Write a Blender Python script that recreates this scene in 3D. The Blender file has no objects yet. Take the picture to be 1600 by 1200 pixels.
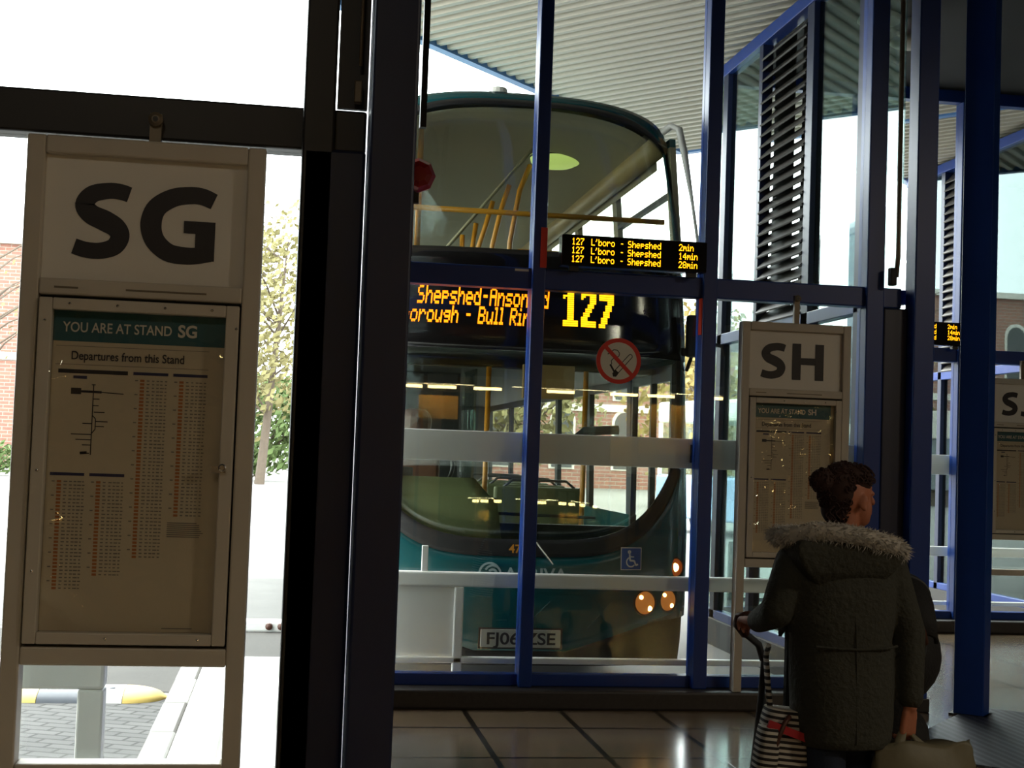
import bpy, bmesh, math, random
from mathutils import Vector, Matrix
random.seed(7)
S = bpy.context.scene
COL = S.collection
PI = math.pi

# ------------------------------------------------------------------ camera
yaw, pitch, roll = [math.radians(a) for a in (8.9, 2.82, 2.03)]
cy, sy, cp, sp = math.cos(yaw), math.sin(yaw), math.cos(pitch), math.sin(pitch)
fwd = Vector((sy*cp, cy*cp, sp)); rgt = Vector((cy, -sy, 0)); upv = rgt.cross(fwd)
r2 = rgt*math.cos(roll) + upv*math.sin(roll); u2 = upv*math.cos(roll) - rgt*math.sin(roll)
cam = bpy.data.cameras.new('camera'); cam_o = bpy.data.objects.new('camera', cam); COL.objects.link(cam_o)
cam.sensor_width = 36; cam.lens = 36*2200/1600; cam.clip_end = 600; cam.clip_start = .05
M = Matrix((r2, u2, -fwd)).transposed().to_4x4(); M.translation = (0, 0, 1.6)
cam_o.matrix_world = M
S.camera = cam_o

# ------------------------------------------------------------------ world, light, exposure
S.view_settings.view_transform = 'Standard'; S.view_settings.look = 'None'
S.view_settings.exposure = 0.45; S.view_settings.gamma = 1; S.view_settings.use_curve_mapping = False
W = bpy.data.worlds.new('overcast sky'); S.world = W; W.use_nodes = True
wn = W.node_tree.nodes; wl = W.node_tree.links
for n in list(wn): wn.remove(n)
wo = wn.new('ShaderNodeOutputWorld'); wb = wn.new('ShaderNodeBackground')
wtc = wn.new('ShaderNodeTexCoord'); wsx = wn.new('ShaderNodeSeparateXYZ'); wr = wn.new('ShaderNodeValToRGB')
wl.new(wtc.outputs['Generated'], wsx.inputs[0]); wl.new(wsx.outputs['Z'], wr.inputs[0])
wr.color_ramp.elements[0].color = (.86, .91, .93, 1); wr.color_ramp.elements[1].color = (1, 1, 1, 1)
wl.new(wr.outputs[0], wb.inputs['Color']); wb.inputs['Strength'].default_value = 8.0
wl.new(wb.outputs[0], wo.inputs['Surface'])
sun = bpy.data.lights.new('sun', 'SUN'); sun.energy = 1.6; sun.angle = math.radians(25); sun.color = (1, .95, .86)
sun_o = bpy.data.objects.new('sun', sun); COL.objects.link(sun_o); sun_o.rotation_euler = (math.radians(48), 0, math.radians(200)); sun_o.location = (-20, 40, 40)
S.cycles.use_denoising = True
S.cycles.transparent_max_bounces = 40
S.cycles.max_bounces = 10; S.cycles.diffuse_bounces = 5

# ------------------------------------------------------------------ materials
def nt(name):
    m = bpy.data.materials.new(name); m.use_nodes = True
    return m, m.node_tree.nodes, m.node_tree.links, m.node_tree.nodes['Principled BSDF']
def pm(name, col, rough=.5, var=.12, scale=6, metal=0, bump=0, spec=.5, coat=0, coords='Object'):
    m, n, l, b = nt(name)
    tc = n.new('ShaderNodeTexCoord'); nz = n.new('ShaderNodeTexNoise'); nz.inputs['Scale'].default_value = scale; nz.inputs['Detail'].default_value = 5
    mx = n.new('ShaderNodeMix'); mx.data_type = 'RGBA'
    l.new(tc.outputs[coords], nz.inputs['Vector']); l.new(nz.outputs['Fac'], mx.inputs['Factor'])
    mx.inputs['A'].default_value = tuple(max(0, c*(1-var)) for c in col)+(1,); mx.inputs['B'].default_value = tuple(min(1, c*(1+var)) for c in col)+(1,)
    l.new(mx.outputs['Result'], b.inputs['Base Color'])
    b.inputs['Roughness'].default_value = rough; b.inputs['Metallic'].default_value = metal
    b.inputs['Specular IOR Level'].default_value = spec; b.inputs['Coat Weight'].default_value = coat
    if bump:
        bp = n.new('ShaderNodeBump'); bp.inputs['Strength'].default_value = bump; bp.inputs['Distance'].default_value = .01
        nz2 = n.new('ShaderNodeTexNoise'); nz2.inputs['Scale'].default_value = scale*6; l.new(tc.outputs[coords], nz2.inputs['Vector'])
        l.new(nz2.outputs['Fac'], bp.inputs['Height']); l.new(bp.outputs[0], b.inputs['Normal'])
    return m
def em(name, col, k):
    m, n, l, b = nt(name)
    b.inputs['Base Color'].default_value = (*col, 1); b.inputs['Emission Color'].default_value = (*col, 1); b.inputs['Emission Strength'].default_value = k
    return m
def glass(name, f0=.05, tint=(.93, .96, .95), wav=0):
    m, n, l, b = nt(name); n.remove(b)
    o = n['Material Output']; lw = n.new('ShaderNodeLayerWeight'); lw.inputs['Blend'].default_value = .5
    pw = n.new('ShaderNodeMath'); pw.operation = 'POWER'; pw.inputs[1].default_value = 5.0
    ml = n.new('ShaderNodeMath'); ml.operation = 'MULTIPLY_ADD'; ml.inputs[1].default_value = 1-f0; ml.inputs[2].default_value = f0
    tr = n.new('ShaderNodeBsdfTransparent'); tr.inputs[0].default_value = (*tint, 1)
    gl = n.new('ShaderNodeBsdfGlossy'); gl.inputs['Roughness'].default_value = .01; gl.inputs['Color'].default_value = (.82, .93, .92, 1)
    mx = n.new('ShaderNodeMixShader')
    l.new(lw.outputs['Facing'], pw.inputs[0]); l.new(pw.outputs[0], ml.inputs[0]); l.new(ml.outputs[0], mx.inputs[0])
    l.new(tr.outputs[0], mx.inputs[1]); l.new(gl.outputs[0], mx.inputs[2]); l.new(mx.outputs[0], o.inputs['Surface'])
    if wav:
        tc = n.new('ShaderNodeTexCoord'); nz = n.new('ShaderNodeTexNoise'); nz.inputs['Scale'].default_value = 5; bp = n.new('ShaderNodeBump')
        bp.inputs['Strength'].default_value = wav; bp.inputs['Distance'].default_value = .05
        l.new(tc.outputs['Object'], nz.inputs['Vector']); l.new(nz.outputs['Fac'], bp.inputs['Height']); l.new(bp.outputs[0], gl.inputs['Normal'])
    return m
def bricky(name, c1, c2, cm, w, h, mortar, rough=.7, rot=0, bump=.3, spec=.5, off=(0, 0), shift=.5, coords='Object', swap=None, dirt=.25, dscale=3):
    m, n, l, b = nt(name)
    tc = n.new('ShaderNodeTexCoord'); mp = n.new('ShaderNodeMapping'); br = n.new('ShaderNodeTexBrick')
    mp.inputs['Rotation'].default_value = swap or (0, 0, rot); mp.inputs['Location'].default_value = (off[0], off[1], 0)
    l.new(tc.outputs[coords], mp.inputs[0]); l.new(mp.outputs[0], br.inputs['Vector'])
    br.inputs['Scale'].default_value = 1; br.inputs['Brick Width'].default_value = w; br.inputs['Row Height'].default_value = h
    br.inputs['Mortar Size'].default_value = mortar; br.offset = shift
    br.inputs['Color1'].default_value = (*c1, 1); br.inputs['Color2'].default_value = (*c2, 1); br.inputs['Mortar'].default_value = (*cm, 1)
    nz = n.new('ShaderNodeTexNoise'); nz.inputs['Scale'].default_value = dscale; nz.inputs['Detail'].default_value = 6; l.new(tc.outputs[coords], nz.inputs['Vector'])
    rp = n.new('ShaderNodeMapRange'); rp.inputs['To Min'].default_value = 1-dirt; rp.inputs['To Max'].default_value = 1+dirt; l.new(nz.outputs['Fac'], rp.inputs['Value'])
    mx = n.new('ShaderNodeMix'); mx.data_type = 'RGBA'; mx.blend_type = 'MULTIPLY'; mx.inputs['Factor'].default_value = 1
    l.new(br.outputs['Color'], mx.inputs['A']); l.new(rp.outputs[0], mx.inputs['B']); l.new(mx.outputs['Result'], b.inputs['Base Color'])
    b.inputs['Roughness'].default_value = rough; b.inputs['Specular IOR Level'].default_value = spec
    if bump:
        bp = n.new('ShaderNodeBump'); bp.inputs['Strength'].default_value = bump; bp.inputs['Distance'].default_value = .005; bp.invert = True
        l.new(br.outputs['Fac'], bp.inputs['Height']); l.new(bp.outputs[0], b.inputs['Normal'])
    return m
def stripes(name, c1, c2, freq, axis='Z', rough=.8, lo=.5):
    m, n, l, b = nt(name)
    tc = n.new('ShaderNodeTexCoord'); sx = n.new('ShaderNodeSeparateXYZ'); mu = n.new('ShaderNodeMath'); mu.operation = 'MULTIPLY'; mu.inputs[1].default_value = freq
    fr = n.new('ShaderNodeMath'); fr.operation = 'FRACT'; gt = n.new('ShaderNodeMath'); gt.operation = 'GREATER_THAN'; gt.inputs[1].default_value = lo
    mx = n.new('ShaderNodeMix'); mx.data_type = 'RGBA'; mx.inputs['A'].default_value = (*c1, 1); mx.inputs['B'].default_value = (*c2, 1)
    l.new(tc.outputs['Object'], sx.inputs[0]); l.new(sx.outputs[axis], mu.inputs[0]); l.new(mu.outputs[0], fr.inputs[0]); l.new(fr.outputs[0], gt.inputs[0])
    l.new(gt.outputs[0], mx.inputs['Factor']); l.new(mx.outputs['Result'], b.inputs['Base Color']); b.inputs['Roughness'].default_value = rough
    return m

BLUE = pm('blue paint', (.008, .042, .235), .36, .15, 4, spec=.4)
BLUE_SKYLIT = pm('sky lit blue fascia paint', (.10, .25, .55), .4, .1, 3)  # lit copy of the blue paint: sky light put into the colour
NAVY = pm('dark navy and shaded blue paint', (.005, .011, .046), .42, .2, 4)
DARK = pm('dark bronze and shaded frame', (.012, .011, .011), .45, .2, 5)
BLACK = pm('black rubber', (.008, .008, .008), .6, .2, 10)
GLOSSBLACK = pm('gloss black panel', (.006, .005, .005), .12, .1, 10)
CURB = pm('dark terrazzo kerb', (.035, .03, .027), .5, .4, 40)
GLASS = glass('window glass', .045)
GLASSB = glass('bus glass', .05, (.90, .93, .885))
ACRYL = glass('clear acrylic', .05, (.97, .97, .96), .5)
WHITEM = pm('white painted steel', (.88, .85, .81), .4, .05, 5)
SIGNF = pm('bronze grey sign frame', (.50, .455, .38), .45, .08, 5)
SIGNW = pm('off white sign face', (.72, .69, .63), .5, .04, 3)
INK = pm('black ink', (.012, .009, .012), .5, .1, 20)
TEALP = pm('teal poster band', (.012, .085, .10), .5, .05, 4)
PAPER = pm('poster paper', (.50, .43, .31), .6, .05, 3)
NAVYINK = pm('navy ink', (.02, .02, .07), .6, .1, 20)
GREYINK = pm('grey ink', (.16, .14, .12), .6, .1, 20)
ORINK = pm('orange ink', (.38, .13, .035), .6, .15, 30)
PALEINK = pm('pale ink', (.62, .58, .50), .6, .05, 20)
TEAL = pm('teal bus paint', (.004, .070, .076), .22, .08, 3, coat=.4)
COVE = pm('tan cove tube', (.40, .28, .13), .4, .08, 3)
CREAM = pm('cream bus lining', (.32, .27, .165), .6, .06, 3)
BUSGREY = pm('bus grey trim', (.05, .05, .05), .5, .15, 6)
DASHG = pm('olive green dash', (.115, .125, .055), .6, .08, 3)
YELLOWR = pm('yellow handrail', (.62, .25, .02), .35, .08, 10)
CHROME = pm('bright metal', (.7, .7, .7), .2, .05, 10, metal=1)
LED = em('amber led', (1, .20, .002), 2.4)
LEDY = em('yellow amber led', (1, .37, .004), 2.5)
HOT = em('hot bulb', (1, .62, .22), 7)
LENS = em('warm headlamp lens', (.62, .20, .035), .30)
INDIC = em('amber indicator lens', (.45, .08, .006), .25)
RED = pm('red paint', (.33, .012, .01), .35, .1, 6)
REDF = pm('red sticker', (.75, .03, .016), .5, .06, 6)
STWHITE = pm('sticker white', (.80, .77, .68), .5, .05, 6)
STBLUE = pm('sticker blue', (.02, .09, .33), .5, .05, 6)
PLATE = pm('number plate white', (.30, .30, .27), .4, .05, 6)
LOGO = pm('pale logo vinyl', (.30, .40, .40), .5, .05, 6)
SKIN = pm('skin', (.42, .15, .08), .55, .1, 12)
HAIR = pm('dark red brown hair', (.032, .011, .008), .8, .4, 60)
PARKA = pm('dark olive parka cloth', (.036, .037, .027), .85, .25, 9, bump=.7)
JEANS = pm('dark blue denim', (.012, .02, .045), .85, .2, 40, bump=.3)
FUR = pm('grey white fur', (.50, .47, .42), .9, .35, 25)
PRAMF = pm('black pram fabric', (.008, .008, .009), .8, .2, 12, bump=.3)
PIPING = pm('dark grey piping', (.05, .055, .06), .6, .1, 10)
LEATHER = pm('brown leather strap', (.07, .022, .012), .5, .2, 20)
BAGSTR = stripes('striped canvas', (.55, .52, .46), (.012, .010, .010), 48, 'Z', .8, .5)
BAGRED = pm('red band', (.42, .012, .02), .6, .1, 20)
CARRIER = pm('cream plastic bag', (.16, .145, .09), .55, .12, 7, bump=.1)
SLEEPY = pm('yellow rubber', (.75, .55, .16), .6, .12, 10)
SLEEPW = pm('pale rubber', (.72, .71, .68), .6, .1, 10)
SLEEPB = pm('grey black rubber', (.10, .11, .13), .6, .2, 10)
ROAD = pm('pale asphalt', (.19, .183, .172), .85, .15, 1.5, bump=.2)
PAVE = bricky('pale paving slabs', (.52, .51, .48), (.47, .46, .44), (.25, .24, .22), .6, .9, .008, .8)
BLOCK = bricky('block paving', (.085, .082, .080), (.066, .064, .063), (.012, .011, .010), .21, .105, .010, .85, rot=math.radians(20), bump=.4)
KERB = bricky('kerb stone', (.40, .39, .37), (.34, .33, .31), (.10, .09, .08), .28, .9, .01, .85)
TILE = bricky('brown floor tile', (.20, .145, .09), (.185, .132, .083), (.02, .016, .012),  .61, .80, .018, .17, off=(.08, .60), bump=.15, shift=0, dirt=.18, spec=.5)
BRICKW = bricky('red brick', (.27, .12, .085), (.23, .10, .075), (.28, .24, .2), .6, .2, .02, .85, swap=(math.radians(90), 0, 0))
STONE = pm('pale stone', (.6, .56, .5), .8, .1, 1)
SOFFIT = pm('cream soffit sheet', (.56, .49, .385), .45, .04, 1.5)
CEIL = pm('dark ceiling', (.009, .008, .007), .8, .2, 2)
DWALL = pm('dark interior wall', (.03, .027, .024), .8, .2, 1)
OCHRE = pm('ochre wall panel', (.34, .20, .075), .6, .12, 1)
KIOSK = pm('kiosk ochre', (.75, .44, .10), .5, .1, 2)
TUBE = em('fluorescent tube', (1, .66, .24), 32)
LAMPG = em('green white bus lamp', (.66, .80, .22), .55)
BARK = pm('bark', (.10, .075, .055), .9, .3, 6)
LEAFY = pm('yellow autumn leaves', (.24, .18, .05), .8, .35, .6)
LEAFG = pm('green leaves', (.10, .15, .045), .8, .4, .8)
LEAFP = pm('pale green leaves', (.20, .175, .07), .8, .35, .6)
GLASST = glass('tinted side glass', .05, (.60, .70, .68))
LOUVRE = pm('bronze louvre blade', (.035, .028, .022), .5, .2, 5)
MAT_R = stripes('ribbed entrance mat', (.02, .022, .026), (.075, .08, .09), 16, 'X', .45, .55)
BRASS = pm('dull bracket', (.16, .13, .09), .4, .1, 10, metal=.4)

# ------------------------------------------------------------------ mesh helpers
class MB:
    def __init__(s): s.v = []; s.f = []; s.mi = []; s.cur = 0
    def add(s, vs, fs):
        o = len(s.v); s.v += [tuple(v) for v in vs]
        for f in fs: s.f.append([i+o for i in f]); s.mi.append(s.cur)
        return s
    def box(s, x0, x1, y0, y1, z0, z1):
        return s.add([(x, y, z) for x in (x0, x1) for y in (y0, y1) for z in (z0, z1)],
                     [(0, 1, 3, 2), (4, 6, 7, 5), (0, 4, 5, 1), (2, 3, 7, 6), (0, 2, 6, 4), (1, 5, 7, 3)])
    def obox(s, c, sx, sy_, sz, rz=0, rx=0, ry=0):
        R = Matrix.Rotation(rz, 3, 'Z') @ Matrix.Rotation(ry, 3, 'Y') @ Matrix.Rotation(rx, 3, 'X'); c = Vector(c)
        return s.add([c + R @ Vector((x*sx/2, y*sy_/2, z*sz/2)) for x in (-1, 1) for y in (-1, 1) for z in (-1, 1)],
                     [(0, 1, 3, 2), (4, 6, 7, 5), (0, 4, 5, 1), (2, 3, 7, 6), (0, 2, 6, 4), (1, 5, 7, 3)])
    def tube(s, pts, r, seg=10, caps=True):
        pts = [Vector(p) for p in pts]; n = len(pts); rr = r if isinstance(r, (list, tuple)) else [r]*n
        vs = []; prev = None
        for i, p in enumerate(pts):
            t = (pts[min(i+1, n-1)] - pts[max(i-1, 0)]).normalized()
            if prev is None:
                a = Vector((0, 0, 1)) if abs(t.z) < .9 else Vector((1, 0, 0)); u = t.cross(a).normalized()
            else: u = (prev - t*prev.dot(t)).normalized()
            prev = u; w = t.cross(u)
            for k in range(seg):
                a = 2*PI*k/seg; vs.append(p + (u*math.cos(a) + w*math.sin(a))*rr[i])
        fs = [(i*seg+k, i*seg+(k+1) % seg, (i+1)*seg+(k+1) % seg, (i+1)*seg+k) for i in range(n-1) for k in range(seg)]
        if caps: fs += [tuple(range(seg))[::-1], tuple((n-1)*seg+k for k in range(seg))]
        return s.add(vs, fs)
    def loft(s, rings, caps=True, closed=True):
        m = len(rings[0]); n = len(rings); vs = [v for r in rings for v in r]; e = m if closed else m-1
        fs = [(i*m+k, i*m+(k+1) % m, (i+1)*m+(k+1) % m, (i+1)*m+k) for i in range(n-1) for k in range(e)]
        if caps and closed: fs += [tuple(range(m))[::-1], tuple((n-1)*m+k for k in range(m))]
        return s.add(vs, fs)
    def lathe(s, prof, c, axis='Z', seg=24):
        ax = {'X': (Vector((0, 1, 0)), Vector((0, 0, 1)), Vector((1, 0, 0))), 'Y': (Vector((0, 0, 1)), Vector((1, 0, 0)), Vector((0, 1, 0))), 'Z': (Vector((1, 0, 0)), Vector((0, 1, 0)), Vector((0, 0, 1)))}
        a, b, n = ax[axis] if isinstance(axis, str) else axis
        c = Vector(c)
        return s.loft([[c + (a*math.cos(2*PI*k/seg) + b*math.sin(2*PI*k/seg))*max(r, 1e-4) + n*h for k in range(seg)] for r, h in prof])
    def ell(s, c, rx, ry, rz, seg=16, rings=10, R=None):
        c = Vector(c); R = R or Matrix.Identity(3); out = []
        for i in range(rings+1):
            t = PI*i/rings - PI/2; q = max(math.cos(t), .02)
            out.append([c + R @ Vector((rx*q*math.cos(2*PI*k/seg), ry*q*math.sin(2*PI*k/seg), rz*math.sin(t))) for k in range(seg)])
        return s.loft(out)
    def prism(s, poly, f0, f1):
        """poly: 2D points; f0/f1 map (a,b) to 3D for the two faces"""
        n = len(poly); vs = [f0(*p) for p in poly] + [f1(*p) for p in poly]
        return s.add(vs, [tuple(range(n))[::-1], tuple(range(n, 2*n))] + [(i, (i+1) % n, n+(i+1) % n, n+i) for i in range(n)])
    def grid(s, fn, us, vs_):
        m = len(us); pts = [fn(u, v) for v in vs_ for u in us]
        return s.add(pts, [(j*m+i, j*m+i+1, (j+1)*m+i+1, (j+1)*m+i) for j in range(len(vs_)-1) for i in range(m-1)])
    def build(s, name, mats, parent=None, smooth=False, bevel=0, thick=0, loc=None, remesh=0, at=None):
        me = bpy.data.meshes.new(name)
        o0 = Vector(loc) if loc is not None else (Vector(at) if at is not None else Vector((0, 0, 0)))
        me.from_pydata([tuple(Vector(v)-o0) for v in s.v], [], s.f)
        mats = mats if isinstance(mats, (list, tuple)) else [mats]
        for m in mats: me.materials.append(m)
        if len(mats) > 1: me.polygons.foreach_set('material_index', s.mi)
        bm = bmesh.new(); bm.from_mesh(me); bmesh.ops.recalc_face_normals(bm, faces=bm.faces); bm.to_mesh(me); bm.free()
        o = bpy.data.objects.new(name, me); COL.objects.link(o)
        if parent: o.parent = parent
        if loc is not None: o.location = loc
        if thick:
            d = o.modifiers.new('thickness', 'SOLIDIFY'); d.thickness = thick; d.offset = 0
        if bevel:
            d = o.modifiers.new('bevel', 'BEVEL'); d.width = bevel; d.segments = 2; d.limit_method = 'ANGLE'
        if remesh:
            d = o.modifiers.new('remesh', 'REMESH'); d.mode = 'VOXEL'; d.voxel_size = remesh; d.use_smooth_shade = True
            d = o.modifiers.new('smooth', 'SMOOTH'); d.iterations = 4; d.factor = .5
        if smooth:
            me.polygons.foreach_set('use_smooth', [True]*len(me.polygons))
            if smooth == 'auto': me.set_sharp_from_angle(angle=math.radians(38))
        return o
def thing(name, label, cat, loc, group=None, rz=0, kind=None):
    o = bpy.data.objects.new(name, None); COL.objects.link(o); o.location = loc; o.rotation_euler = (0, 0, rz); o.empty_display_size = .1
    return tag(o, label, cat, group, kind)
def tag(o, label=None, cat=None, group=None, kind=None):
    if label: o['label'] = label
    if cat: o['category'] = cat
    if group: o['group'] = group
    if kind: o['kind'] = kind
    return o
def struct(o): o['kind'] = 'structure'; return o
def copy_tree(o, parent=None):
    c = o.copy(); COL.objects.link(c)
    if parent: c.parent = parent
    for ch in list(o.children): copy_tree(ch, c)
    return c
def text_mb(txt, h, x, z, ymap, bold=0, align='LEFT', sx=1.0, depth=.001, space=1.0):
    """flat lettering of cap height h; ymap(x,z)->y of the surface it lies on"""
    cu = bpy.data.curves.new('t', 'FONT'); cu.body = txt; cu.size = 1; cu.offset = bold; cu.align_x = align; cu.space_character = space; cu.resolution_u = 5; cu.fill_mode = 'FRONT'
    ob = bpy.data.objects.new('t', cu); COL.objects.link(ob)
    dg = bpy.context.evaluated_depsgraph_get(); me = bpy.data.meshes.new_from_object(ob.evaluated_get(dg))
    k = h/.73
    mb = MB(); mb.add([(x+v.co.x*k*sx, ymap(x+v.co.x*k*sx, z+v.co.y*k)-depth, z+v.co.y*k) for v in me.vertices], [tuple(p.vertices) for p in me.polygons])
    bpy.data.objects.remove(ob); bpy.data.curves.remove(cu); bpy.data.meshes.remove(me)
    return mb
def interp(t, x):
    if x <= t[0][0]: return t[0][1]
    for (a, b), (c, d) in zip(t, t[1:]):
        if x <= c:
            q = (x-a)/(c-a); return b+(d-b)*q
    return t[-1][1]
def lin(a, b, n): return [a+(b-a)*i/(n-1) for i in range(n)]

FONT = {}
for ln in """S 0E10100E01011E;h 10101619111111;e 00000E111F100E;p 00001E111E1010;s 00000F100E011E;d 01010D1311110F;- 0000000E000000;A 0E11111F111111;n 00001619111111
o 00000E1111110E;R 1E11111E141211;L 1010101010101F;' 04040800000000;b 1010161911111E;r 00001619101010;u 0000111111130D;g 00000F110F010E;B 1E11111E11111E;l 0C04040404040E;i 04000C0404040E
m 00001A15151111;1 040C040404040E;2 0E11010204081F;4 02060A121F0202;7 1F010204080808;8 0E11110E11110E;0 0E11131519110E""".replace('\n', ';').split(';'):
    FONT[ln[0]] = [int(ln[2+2*i:4+2*i], 16) for i in range(7)]
def led_text(mb, txt, x, z, px, pz, ymap, fill=.92, italic=0):
    """dot matrix lettering; z is the top row"""
    for ch in txt:
        if ch == ' ': x += 4*px; continue
        g = FONT[ch]
        nar = 1 if ch in "il'" else 0
        for r in range(7):
            for c in range(5):
                if g[r] >> (4-c) & 1:
                    a = x+(c-nar)*px+(6-r)*italic; b = z-r*pz
                    mb.add([(a+i*px*fill, ymap(a, b), b-j*pz*fill) for i, j in ((0, 0), (1, 0), (1, 1), (0, 1))], [(0, 1, 2, 3)])
        x += (4 if nar else 6)*px
    return x

# ================================================================== THE SETTING
YB0, YB1, YB2, YB3 = 4.5, 8.98, 13.2, 17.5       # bay fronts
XR0, XR1, XR2 = .27, 4.05, 8.0                  # returns
HW = 5.40                                       # wall head
saw = [(-3.6, YB0), (XR0, YB0), (XR0, YB1), (XR1, YB1), (XR1, YB2), (XR2, YB2), (XR2, YB3), (14, YB3), (14, -13), (-3.6, -13)]
struct(MB().prism(saw, lambda a, b: (a, b, 0), lambda a, b: (a, b, -.3)).build('floor', TILE))
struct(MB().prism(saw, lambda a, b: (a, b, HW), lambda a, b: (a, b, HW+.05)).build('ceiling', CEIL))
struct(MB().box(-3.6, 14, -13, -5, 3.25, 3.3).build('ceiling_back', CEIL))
struct(MB().box(-3.75, -3.6, -13, YB0, 0, HW).build('wall_left', DWALL))  # unseen side, built solid rather than glazed to keep the hall dark
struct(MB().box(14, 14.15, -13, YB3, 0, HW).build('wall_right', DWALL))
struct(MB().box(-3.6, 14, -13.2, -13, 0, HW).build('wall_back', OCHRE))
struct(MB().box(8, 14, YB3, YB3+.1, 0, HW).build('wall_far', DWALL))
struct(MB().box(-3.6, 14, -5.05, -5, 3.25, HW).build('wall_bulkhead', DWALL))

def frontal(name, y, x0, x1, muls, z0=.12, curb=True, inner=.10, tz=2.665, BLUE=BLUE):
    """glazed bay front: bottom rail, transom, head, mullions, panes"""
    w = struct(thing(name, None, None, ((x0+x1)/2, y, 0)))
    at = w.location
    if curb: MB().box(x0, x1, y-.22, y+.08, 0, .12).build('sill_kerb', CURB, w, bevel=.015, at=at)
    MB().box(x0, x1, y-.04, y+.06, z0, z0+.075).build('bottom_rail', BLUE, w, bevel=.006, at=at)
    MB().box(x0, x1, y-.06, y+.06, tz, tz+.135).build('transom', BLUE, w, bevel=.008, at=at)
    MB().box(x0, x1, y-.06, y+.06, HW-.12, HW+.02).build('head_rail', BLUE, w, bevel=.008, at=at)
    ms = sorted(muls)
    for a, b in ms:
        MB().box(a, b, y-inner, y+.06, z0, HW-.12).build('mullion', BLUE, w, bevel=.008, at=at)
    edges = [x0] + [e for m in ms for e in m] + [x1]
    for a, b in zip(edges[::2], edges[1::2]):
        if b-a < .06: continue
        MB().box(a, b, y-.006, y+.006, z0+.075, tz).build('pane', GLASS, w, at=at)
        MB().box(a, b, y-.006, y+.006, tz+.135, HW-.12).build('pane', GLASS, w, at=at)
    return w
def ret(name, x, y0, y1, muls, louvre=None):
    w = struct(thing(name, None, None, (x, (y0+y1)/2, 0)))
    at = w.location
    MB().box(x-.08, x+.08, y0, y1, -.12, .12).build('sill_kerb', CURB, w, at=at)
    MB().box(x-.05, x+.05, y0, y1, .12, .20).build('bottom_rail', BLUE, w, bevel=.006, at=at)
    MB().box(x-.05, x+.05, y0, y1, 2.70, 2.80).build('transom', BLUE, w, bevel=.006, at=at)
    MB().box(x-.06, x+.06, y0, y1, HW-.10, HW+.02).build('head_rail', BLUE, w, bevel=.006, at=at)
    for a, b in muls: MB().box(x-.05, x+.05, a, b, .12, HW-.1).build('mullion', NAVY, w, bevel=.006, at=at)
    ed = [y0]+[e for m in muls for e in m]+[y1]
    for a, b in zip(ed[::2], ed[1::2]):
        if b-a < .1: continue
        MB().box(x-.005, x+.005, a, b, .20, 2.70).build('pane', GLASST, w, at=at)
        if louvre and abs(a-louvre) < .3:
            lv = MB(); z = 2.86
            while z < HW-.14: lv.obox((x, (a+b)/2, z), .17, b-a, .014, ry=math.radians(-46)); z += .098
            lv.build('louvre_bank', LOUVRE, w, at=at)
            MB().box(x+.07, x+.08, b-.50, b, 2.80, HW-.10).box(x+.07, x+.08, a+.34, a+.40, 2.80, HW-.10).build('louvre_view_block', DARK, w, at=at)  # added dark strips that block the bright view behind the louvres
        else: MB().box(x-.005, x+.005, a, b, 2.80, HW-.10).build('pane', GLASST, w, at=at)
    return w
frontal('window_1', YB0, -3.6, .20, [(-1.62, -1.53), (.0, .10)], curb=False, z0=.0, tz=2.53, BLUE=DARK)  # flare haze put into the colour: bronze replaces this frame's blue
frontal('window_2', YB1, XR0, 4.03, [(1.498, 1.585), (2.638, 2.735), (3.765, 3.89)])
frontal('window_3', YB2, XR1, 8.0, [(5.42, 5.51), (6.53, 6.64), (7.7, 7.82)])
ret('window_4', XR1, YB1, YB2, [(9.55, 9.68), (10.60, 10.75), (11.84, 11.93), (12.84, 12.98)], 10.75)
struct(MB().box(XR0-.06, XR0+.06, YB0+.08, YB1-.08, -.12, HW).build('return_light_block', NAVY))  # unseen glazed return, built solid to block side light
ret('window_5', XR2, YB2, YB3, [(14.2, 14.3), (15.3, 15.4), (16.4, 16.5)], 15.4)

# dark infill panels below the transom next to each corner post
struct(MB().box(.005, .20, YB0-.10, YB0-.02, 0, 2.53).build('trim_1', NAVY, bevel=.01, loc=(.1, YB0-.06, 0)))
struct(MB().box(3.89, 4.06, YB1-.10, YB1-.02, .12, 2.66).build('trim_2', NAVY, bevel=.01, loc=(3.95, YB1-.06, .12)))
struct(MB().box(7.82, 7.96, YB2-.10, YB2-.02, .12, 2.66).build('trim_3', NAVY, loc=(7.9, YB2-.06, .12)))
def post(x0, x1, y0, y1, label, m=None):
    loc = ((x0+x1)/2, (y0+y1)/2, 0)
    p = thing('corner_post', label, 'post', loc)
    MB().box(x0, x1, y0, y1, 0, HW).build('shaft', m or BLUE, p, bevel=.008, at=loc)
    MB().box(x0-.012, x1+.012, y0-.012, y1+.012, 0, .09).build('foot', DARK, p, bevel=.006, at=loc)
    return p
post(.205, .345, 4.28, 4.42, 'wide dark blue corner post beside the SG stand sign', NAVY)  # shade put into the colour: navy replaces the other posts' blue
post(4.06, 4.205, 8.78, 8.93, 'dark blue corner post behind the woman in the parka')
post(7.97, 8.11, 13.02, 13.17, 'far blue corner post at the end of the SJ bay')
a = math.radians(-42)
p = thing('steel_column', 'free standing bright blue square column on the tiled floor', 'column', (4.478, 8.71, 0), rz=a)
MB().box(-.097, .097, -.075, .075, 0, HW).build('shaft', BLUE, p, bevel=.006)
MB().box(-.12, .12, -.098, .098, 0, .012).build('base_plate', DARK, p)

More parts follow.
